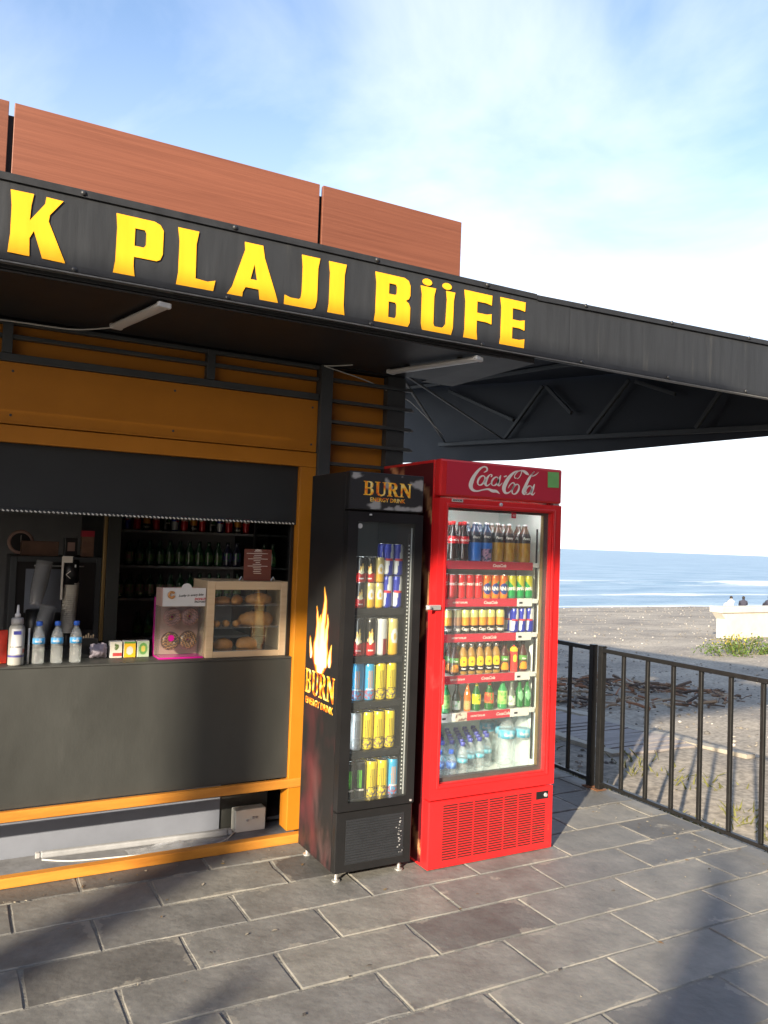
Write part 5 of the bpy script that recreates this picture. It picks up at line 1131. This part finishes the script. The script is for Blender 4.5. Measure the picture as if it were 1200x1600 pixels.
onplane(text2d('DONUT', .0155, .1, .0008), 'card_text', bpy.data.materials['red_ink'], hc, (.080, -.0047, .036), (1, 0, 0), (0, 0, 1)); onplane(text2d('FACTORY', .0125, 0, .0006), 'card_text', M['black'], hc, (.080, -.0047, .022), (1, 0, 0), (0, 0, 1))
def torus_pts(R, r, n1=28, n2=12, a0=0, a1=6.2832):
    V = []; full_ = abs(a1-a0-6.2832) < .01
    for i in range(n1 if full_ else n1+1):
        a = a0+(a1-a0)*i/n1
        for j in range(n2): b_ = 2*math.pi*j/n2; V.append(((R+r*math.cos(b_))*math.cos(a), r*math.sin(b_), (R+r*math.cos(b_))*math.sin(a)))
    m_ = n1 if full_ else n1
    return V, [(i*n2+j, ((i+1) % n1 if full_ else i+1)*n2+j, ((i+1) % n1 if full_ else i+1)*n2+(j+1) % n2, i*n2+(j+1) % n2) for i in range(m_) for j in range(n2)]
v_, f_ = torus_pts(.014, .006, 20, 8, .6, 6.0); MB().add(v_, f_).obj('card_donut', M['dough'], hc, True).location = (-.066, -.008, .058)
def donut(label, pink):
    V_, F_ = torus_pts(.028, .0185, 32, 14); o = MB().add([(x, y+.004*nz(x*40, z*40), z) for x, y, z in V_], F_).obj('donut', M['dough'], None, True); tag(o, label, 'donut', 'donuts in the acrylic stand')
    V2 = [(x*1.02, y*1.06-.0006, z*1.02) for x, y, z in V_]; keep = [f for f in F_ if all(V_[i][1] < .004 for i in f)]
    MB().add(V2, keep).obj('icing', M['pink' if pink else 'choc'], o, True)
    st_ = MB()
    for k in range(7):
        q = -.042+.014*k
        P = []
        for s_ in range(25):
            u = -.05+.1*s_/24; x = u; z_ = q+.25*u+.004*math.sin(s_*1.7); rr = math.hypot(x, z_)
            if .011 < rr < .045:
                h_ = math.sqrt(max(0, .0185**2-(rr-.028)**2))*1.06+.0012; P.append((x, -h_, z_))
            else:
                if len(P) > 2: st_.tube(P, .0016, 5)
                P = []
        if len(P) > 2: st_.tube(P, .0016, 5)
    st_.obj('drizzle', M['choc' if pink else 'dough'], o, True)
    return o
dp = donut('pink iced donut with chocolate drizzle in the upper row of the stand', True); dc = donut('chocolate iced donut with drizzle in the lower row of the stand', False)
dp.location = (1.020, 4.085, CZ+.205); d2 = copy_tree(dp); d2.location = (1.110, 4.086, CZ+.207); d2.rotation_euler = (0, .8, 0); dc.location = (1.012, 4.080, CZ+.085); d3 = copy_tree(dc); d3.location = (1.102, 4.082, CZ+.088); d3.rotation_euler = (0, 1.3, .1)
for (x, z_) in ((1.02, .205), (1.11, .207), (1.012, .085), (1.102, .088)):
    pg = MB().lathe([(.006, 0), (.006, .052)], 10).obj('peg', M['magenta'], D); pg.location = (x-1.060, .1115, z_); pg.rotation_euler = (rad(90), 0, 0)
mg = MB().lathe([(.016, 0), (.016, .001)], 16).obj('dot_sticker', M['magenta'], D); mg.location = (-.055, -.0015, .105); mg.rotation_euler = (rad(90), 0, 0)
# pastry cabinet
P_ = thing('pastry_cabinet', 'pale birch pastry cabinet with a glass front on the counter', 'cabinet', (1.398, 4.022, CZ))
def pb(n_, m, x0, x1, y0, y1, z0, z1, par=None, bev=.002): return box(n_, M[m], par or P_, x0-1.398, x1-1.398, y0, y1, z0, z1, bev)
pb('front_frame', 'pale_wood', 1.178, 1.218, 0, .018, 0, .392); pb('front_frame', 'pale_wood', 1.576, 1.618, 0, .018, 0, .392); pb('front_frame', 'pale_wood', 1.2185, 1.5755, 0, .018, .348, .392); pb('front_frame', 'pale_wood', 1.2185, 1.5755, 0, .018, 0, .030)
pb('side_board', 'pale_wood', 1.180, 1.195, .0185, .28, .001, .391); pb('side_board', 'pale_wood', 1.601, 1.616, .0185, .28, .001, .391); pb('top_board', 'pale_wood', 1.1955, 1.6005, .0185, .28, .376, .391); pb('bottom_board', 'pale_wood', 1.1955, 1.6005, .0185, .28, .001, .016)
pb('front_glass', 'glass', 1.2185, 1.5755, .006, .009, .0305, .3475, None, 0); pb('glass_shelf', 'film', 1.196, 1.600, .03, .27, .262, .267, None, 0); pb('glass_shelf', 'film', 1.196, 1.600, .03, .27, .146, .151, None, 0); tr_ = pb('metal_tray', 'alu', 1.215, 1.585, .03, .25, .0165, .030)
def pastry(kind, x, y, z_, rz, s_, label):
    b = MB(); n_ = 15; P = []; rs = []
    for k in range(n_):
        u = k/(n_-1)*2-1
        if kind == 'croissant': P.append((.055*u, .018*u*u, .0)); rs.append(.026*(1-u*u)**.5*(.82+.18*abs(math.sin(k*1.5)))+.004)
        elif kind == 'roll': P.append((.035*u, 0, 0)); rs.append(.015*(1-u**8)**.5+.003)
        else: P.append((.045*u, 0, 0)); rs.append(.028*(1-u*u)**.5+.003)
    b.tube(P, .02, 12, rs); b.v = [(a*s_, c_*s_, max(-.015, d_)*s_*(1+.12*nz(a*60, c_*60))) for a, c_, d_ in b.v]
    zmin = min(v[2] for v in b.v); b.v = [(a, c_, d_-zmin) for a, c_, d_ in b.v]
    o = b.obj(kind if kind != 'bun' else 'bun', M['dough'], None, True); o.location = (x, y, z_+.001); o.rotation_euler = (0, 0, rz); tag(o, label, 'pastry', 'pastries in the birch cabinet'); return o
U_, Mi, Lo = CZ+.267, CZ+.151, CZ+.030
pastry('croissant', 1.29, 4.12, U_, .3, .9, 'small croissant on the upper glass shelf of the birch cabinet'); pastry('croissant', 1.37, 4.13, U_, 1.2, 1.05, 'croissant turned sideways on the upper glass shelf of the birch cabinet'); pastry('croissant', 1.49, 4.12, U_, 0, 1.3, 'large croissant on the upper glass shelf of the birch cabinet')
for x, a in ((1.255, 1.3), (1.305, 1.4), (1.365, .9)): pastry('roll', x, 4.10, Mi, a, .95, 'small golden pastry roll on the middle glass shelf')
pastry('croissant', 1.485, 4.13, Mi, .1, 1.75, 'big golden croissant on the middle glass shelf')
pastry('bun', 1.30, 4.12, Lo, .2, 1.2, 'brown bun on the metal tray of the birch cabinet'); pastry('bun', 1.43, 4.12, Lo, -.1, 1.3, 'glossy golden bun on the metal tray of the birch cabinet').active_material = M['dough']
# menu card in a clip holder
t = thing('menu_card', 'brown menu card with white lines on top of the birch cabinet', 'menu', (1.452, 4.06, CZ+.3925))
cm = MB().box(-.076, .076, -.0015, .0015, .002, .168).obj('card', mat('brown_card', (.15, .045, .032), .5, var=.1, vs_=8), t)
b = MB(); rk = random.Random(6)
for k in range(13):
    w = .055 if k in (1, 4, 8) else rk.uniform(.012, .024); zc = .155-k*.0095; b.box(-w-.008*(k % 2), w, -.0024, -.0017, zc-.0011, zc+.0011)
b.obj('menu_lines', M['logo'], t); onplane(text2d('MENU', .012, 0, .0004), 'menu_heading', M['logo'], t, (0, -.0022, .162), (1, 0, 0), (0, 0, 1))
for x in (-.088, .088): MB().tube([(x-.014, -.01, .003), (x, -.004, .022), (x+.012, .002, .004)], .003, 6).obj('clip_foot', M['chrome'], t)
# ------------------------------------------------------------------ kiosk interior
SU = thing('drinks_shelving', 'dark open shelving with rows of drink bottles inside the kiosk', 'shelves', (1.55, 5.30, .021))
def sb2(n_, m, x0, x1, z0, z1, y0=5.30, y1=5.75, bev=.003): return box(n_, M[m], SU, x0-1.55, x1-1.55, y0-5.30, y1-5.30, z0-.021, z1-.021, bev)
sb2('upright', 'black', .90, .945, .022, 2.0); sb2('upright', 'black', 2.12, 2.155, .022, 2.0); sb2('upright', 'black', 1.86, 1.885, .022, 2.0); M['shelf_back'] = mat('grey_shelf_back', (.42, .42, .44), .6, var=.1, vs_=5); sb2('back_board', 'shelf_back', .946, 2.119, .03, 1.99, 5.72, 5.74)
SHZ = [.905, 1.160, 1.372, 1.602]
for z_ in SHZ: sb2('shelf', 'grey', .946, 1.859, z_-.016, z_, 5.31, 5.71); sb2('shelf', 'steel', 1.886, 2.119, z_-.016, z_, 5.31, 5.71)
def shelf_row(z_, kinds, x0, dx, where, y=5.37):
    for i, k in enumerate(kinds):
        x = x0+i*dx
        if 1.825 < x < 1.92: continue
        nm = {'green': ('dark green bottle on '+where, 'dark green bottles on '+where), 'greenlab': ('green bottle with a reddish label on '+where, 'reddish labelled bottles on '+where), 'purple': ('dark purple bottle on '+where, 'dark purple bottles')}
        if k: place(BT[k], (x, y, z_+.0005), rj.uniform(-.5, .3), *nm[k])
shelf_row(SHZ[2], ['greenlab']+['green']*9+['purple']*3+['green']*3, 1.04, .066, 'the kiosk shelf just below the cans')
shelf_row(SHZ[1], ['greenlab']*6+['green']*8, .985, .066, 'the middle bottle shelf in the kiosk')
shelf_row(SHZ[0], [None]*1+['green']*8, 1.05, .066, 'the lowest bottle shelf in the kiosk')
SM = [('short red can on the top shelf inside the kiosk', 'coke'), ('short yellow-topped can on the top shelf inside the kiosk', 'cappy')]
for i in range(15):
    x = 1.02+i*.062
    k = ('bulls', 'coke', 'coke', 'monblack', 'cappy')[(i*7) % 5]
    lab_ = {'bulls': 'blue and silver can on the top shelf inside the kiosk', 'coke': 'red can on the top shelf inside the kiosk', 'monblack': 'tall black can on the top shelf inside the kiosk', 'cappy': 'juice can on the top shelf inside the kiosk'}[k]
    place(CAN[k], (x, 5.37, SHZ[3]+.0005), rj.uniform(-1, 1), lab_, 'cans on the top kiosk shelf')
# partition with a bronze strip
kb('partition', 'dark_panel', .80, .872, 4.75, 5.8, .022, 2.52)
kb('partition_strip', 'warm_trim', .78, .7985, 4.76, 4.80, .96, 1.75)
# back counter with microwave, boxes, cups
BC = thing('back_counter', 'black work counter behind the serving hatch', 'counter', (.1, 4.72, .021)); box('worktop', M['black'], BC, -1.4, .66, 0, .6, .86, .90, .003); box('cabinet', M['dark_panel'], BC, -1.38, .64, .03, .58, .001, .859)
MW = thing('microwave_oven', 'dark oven with a metal frame and blue-grey window behind the cups', 'oven', (.545, 4.80, .9215))
def mb2(n_, m, x0, x1, y0, y1, z0, z1, bev=.003): return box(n_, M[m], MW, x0, x1, y0, y1, z0, z1, bev)
mb2('oven_body', 'black', -.235, .23, .012, .40, .03, .51); mb2('door_frame', 'steel', -.24, -.205, 0, .0115, .03, .51); mb2('door_frame', 'steel', .205, .235, 0, .0115, .03, .51); mb2('door_frame', 'steel', -.204, .204, 0, .0115, .48, .51); mb2('door_frame', 'steel', -.204, .204, 0, .0115, .03, .10)
mb2('oven_window', 'bluegrey', -.16, .03, .004, .0115, .20, .44, 0); mb2('oven_handle', 'chrome', -.12, .14, -.016, -.008, .455, .463)
for x in (-.2, .19): mb2('foot', 'black', x-.02, x+.02, .05, .09, 0, .029)
o = MB().box(-.095, .095, -.06, .06, 0, .082).obj('flat_box', mat('brown_carton', (.16, .085, .055), .7, var=.25, vs_=18), None, False, .002); o.location = (.46, 4.93, 1.4325); tag(o, 'flat brown printed carton lying on the dark oven', 'box')
o = MB().box(-.034, .034, -.03, .03, 0, .150).obj('coffee_pack', mat('red_tan_pack', (.24, .12, .075), .5, var=.35, vs_=16), None, False, .003); o.location = (.715, 4.93, 1.4325); MB().box(-.0345, .0345, -.0305, .0305, .115, .1505).obj('pack_top', M['redprint'], o); tag(o, 'upright tan coffee pack with red top on the dark oven', 'packet')
o = MB().box(-.035, .035, -.03, .03, 0, .105).obj('tea_tin', M['black'], None, False, .004); o.location = (.625, 4.93, 1.4325); MB().box(-.02, .02, -.0312, -.0304, .03, .08).obj('tin_label', M['cardboard'], o); tag(o, 'small black tin with a tan label on the dark oven', 'tin')
t = thing('round_clock', 'dark round clock with a brown rim behind the flat carton', 'clock', (.365, 4.99, 1.4325))
V_, F_ = torus_pts(.06, .010, 28, 8); MB().add([(x, y, z_+.072) for x, y, z_ in V_], F_).obj('rim', M['cardboard'], t, True); fc = MB().lathe([(.056, 0), (.056, .008)], 28).obj('dial', M['black'], t); fc.location = (0, .004, .072); fc.rotation_euler = (rad(90), 0, 0); MB().box(-.001, .001, -.0075, -.0055, .072, .112).obj('hand', M['logo'], t)
# cups: a tall stack of paper cups in a dark holder, a lower stack and clear plastic cups
pc = MB().lathe([(.026, 0), (.036, .082), (.039, .083), (.039, .089), (.036, .0895), (.0345, .084), (.025, .004)], 22).obj('paper_cup', mat('paper_cup', (.62, .58, .50), .7), None, True); tag(pc, 'white paper cup in the tall upside-down stack on the back counter', 'cup', 'stacked white paper cups')
fst = True
for k in range(26):
    o = pc if fst else copy_tree(pc); fst = False; o.location = (.592+.0006*k, 4.66, 1.115+k*.0105); o.rotation_euler = (math.pi, 0, 0)
hold = thing('cup_holder', 'black cup dispenser with a white arrow label behind the counter', 'dispenser', (.60, 4.66, CZ))
MB().lathe([(.030, -.05), (.030, .06)], 20).obj('stand', M['black'], hold); bx_ = MB().lathe([(.0412, .33), (.0412, .465)], 24).obj('sleeve', M['black'], hold, True)
MB().box(-.052, -.043, -.04, -.01, .25, .48).obj('side_plate', M['cardboard'], hold, False, .002).active_material = M['logo']; MB().box(-.052, .0, -.043, -.0425, .45, .485).obj('top_label', M['logo'], hold); MB().bar((-.03, -.0425, .385), (-.008, -.0425, .405), .003, .003).obj('arrow', M['logo'], hold); MB().bar((-.03, -.0425, .385), (-.008, -.0425, .365), .003, .003).obj('arrow', M['logo'], hold)
MB().box(.012, .02, -.0425, -.041, .425, .44).obj('tag', M['lampw'], hold)
def cupstack(loc, rot, n_, label):
    t = thing('plastic_cup_stack', label, 'cups', loc); t.rotation_euler = rot
    me = MB().lathe([(.030, 0), (.042, .11), (.044, .112), (.042, .113), (.029, .002)], 20, cap=False).mesh('plastic_cup', M['film'], True)
    for k in range(n_): o = link('plastic_cup', me, t); o.location = (0, 0, k*.016)
cupstack((.44, 4.56, CZ+.02), (0, .22, 0), 7, 'tilted stack of clear plastic cups beside the paper cups'); cupstack((.425, 4.64, CZ+.22), (0, .16, 0), 9, 'tall stack of clear plastic cups in front of the dark oven')
o = MB().lathe([(.045, 0), (.045, .195), (.03, .198)], 20).obj('canister', M['black'], None, True); o.location = (.425, 4.64, CZ+.0005); tag(o, 'black canister under the tall stack of clear plastic cups', 'canister')
b = MB().box(-.06, .06, -.05, .05, 0, .018); o = b.obj('cup_tray', M['black'], None); o.location = (.44, 4.56, CZ+.0005); tag(o, 'black tray under the tilted clear plastic cups', 'tray')
# ------------------------------------------------------------------ people far off on the beach
def sitter(x, y, rz, top, label, hat=None):
    z_ = beach_z(x, y); t = thing('person', label, 'person', (x, y, z_), rz, 'people sitting near the water')
    me = bpy.data.meshes.new('person_body')
    V_ = [(0, 0, .12), (0, .02, .32), (0, .03, .52), (0, .03, .60), (0, .01, .70), (-.10, 0, .10), (-.15, -.32, .36), (-.15, -.50, .05), (.10, 0, .10), (.15, -.32, .36), (.15, -.50, .05), (-.19, .02, .50), (-.24, -.12, .30), (-.14, -.30, .33), (.19, .02, .50), (.24, -.12, .30), (.14, -.30, .33), (-.15, -.60, .04), (.15, -.60, .04)]
    E_ = [(0, 1), (1, 2), (2, 3), (3, 4), (0, 5), (5, 6), (6, 7), (0, 8), (8, 9), (9, 10), (2, 11), (11, 12), (12, 13), (2, 14), (14, 15), (15, 16), (7, 17), (10, 18)]
    R_ = [.15, .14, .15, .06, .09, .10, .08, .05, .10, .08, .05, .06, .045, .04, .06, .045, .04, .035, .035]
    me.from_pydata(V_, E_, []); o = link('body', me, t); me.materials.append(M[top]); sk = o.modifiers.new('skin', 'SKIN')
    for i, r_ in enumerate(R_): me.skin_vertices[0].data[i].radius = (r_, r_)
    me.skin_vertices[0].data[0].use_root = True; ss_ = o.modifiers.new('sub', 'SUBSURF'); ss_.levels = 1; ss_.render_levels = 1
    MB().sphere((0, .015, .735), .10, 10, 8, (.9, 1, 1.05)).obj('hair', M['hair'] if hat is None else M[hat], t, True)
    return t
for x, y, rz, top, l in ((42.6, 33.2, .3, 'cloth_light', 'person in a pale top sitting on the beach near the water'), (43.5, 33.0, -.2, 'cloth_dark', 'person in dark clothes sitting on the beach between two others'), (45.4, 32.6, .1, 'cloth_dark', 'person in dark clothes sitting at the end of the beach group')): sitter(x, y, rz+2.6, top, l)
# ------------------------------------------------------------------ unseen objects added behind the visitor to shape light on the front
PG = thing('shade_caster', 'flat roof on round posts added out of view to shade the kiosk front', 'shelter', (-9.5, -4.6, -.04))  # roof and posts added for the shade they throw on the front
box('shade_roof', M['concrete'], PG, -9, 6.6, SH_Y0+4.6, SH_Y1+4.6, SH_Z, SH_Z+.085, .01)
for x in (-6.5, -2.8, .93, 6.2): MB().lathe([(.15, 0), (.15, SH_Z+.04-.045)], 18).obj('shade_post', M['steel'], PG, True).location = (x, SH_Y0+4.9, 0)
def parasol(x, y, h, w, label):  # added out of view only to drop a soft shadow on the paving
    ps = thing('shadow_parasol', label, 'parasol', (x, y, -.035))
    MB().lathe([(.32, 0), (.32, .06), (.03, .075), (.025, .09), (.025, h), (.004, h+.02)], 20).obj('pole', M['steel'], ps, True)
    pv = MB().lathe([(.05, 1.0), (w*.85, 1.05), (w, 1.5), (w*.9, h*.65), (w*.6, h*.85), (.03, h-.06)], 24)
    pv.v = [(a*(1+.15*math.cos(8*math.atan2(b_, a))), b_*(1+.15*math.cos(8*math.atan2(b_, a))), c_) for a, b_, c_ in pv.v]
    pv.obj('canopy_cloth', M['cloth_light'], ps, True)
parasol(-5.2, -3.80, 3.85, .27, 'taller closed beige parasol added out of view to shadow the paving')
parasol(-6.15, -2.62, 3.15, .25, 'shorter closed beige parasol added out of view to shadow the paving')
hb_ = thing('sky_blocker', 'long brown block added out of view to hold back sky light', 'building', (8, -7.5, -.05))  # added to block sky light from behind the visitor
wb_ = box('wall', M['cladding'], hb_, -12.5, 22, -6, 0, 0, 10.0, .02)
box('cornice', M['concrete'], hb_, -12.7, 22.2, -6.2, .25, 10.001, 10.3, .02)
wm_ = MB().box(-.6, .6, .004, .05, 0, 1.4).mesh('window', M['shutter'])
for fl_ in range(3):
    for k in range(13): o = link('window', wm_, hb_); o.location = (-11+k*2.6, .001, 1.2+fl_*2.8)
nk = thing('side_sky_blocker', 'dark grey kiosk form added out of view to block sky from the left', 'kiosk', (-11.5, -.6, -.03))  # added to cut the sky light coming from the left
box('wall', M['dark_panel'], nk, -4.5, 4.2, 0, 6.5, 0, 3.2, .02); box('roof', M['cladding'], nk, -4.8, 4.5, -.3, 6.8, 3.201, 3.8, .02); box('shutter', M['steel'], nk, -3.5, 2.8, -.03, -.001, .9, 2.4, .005)
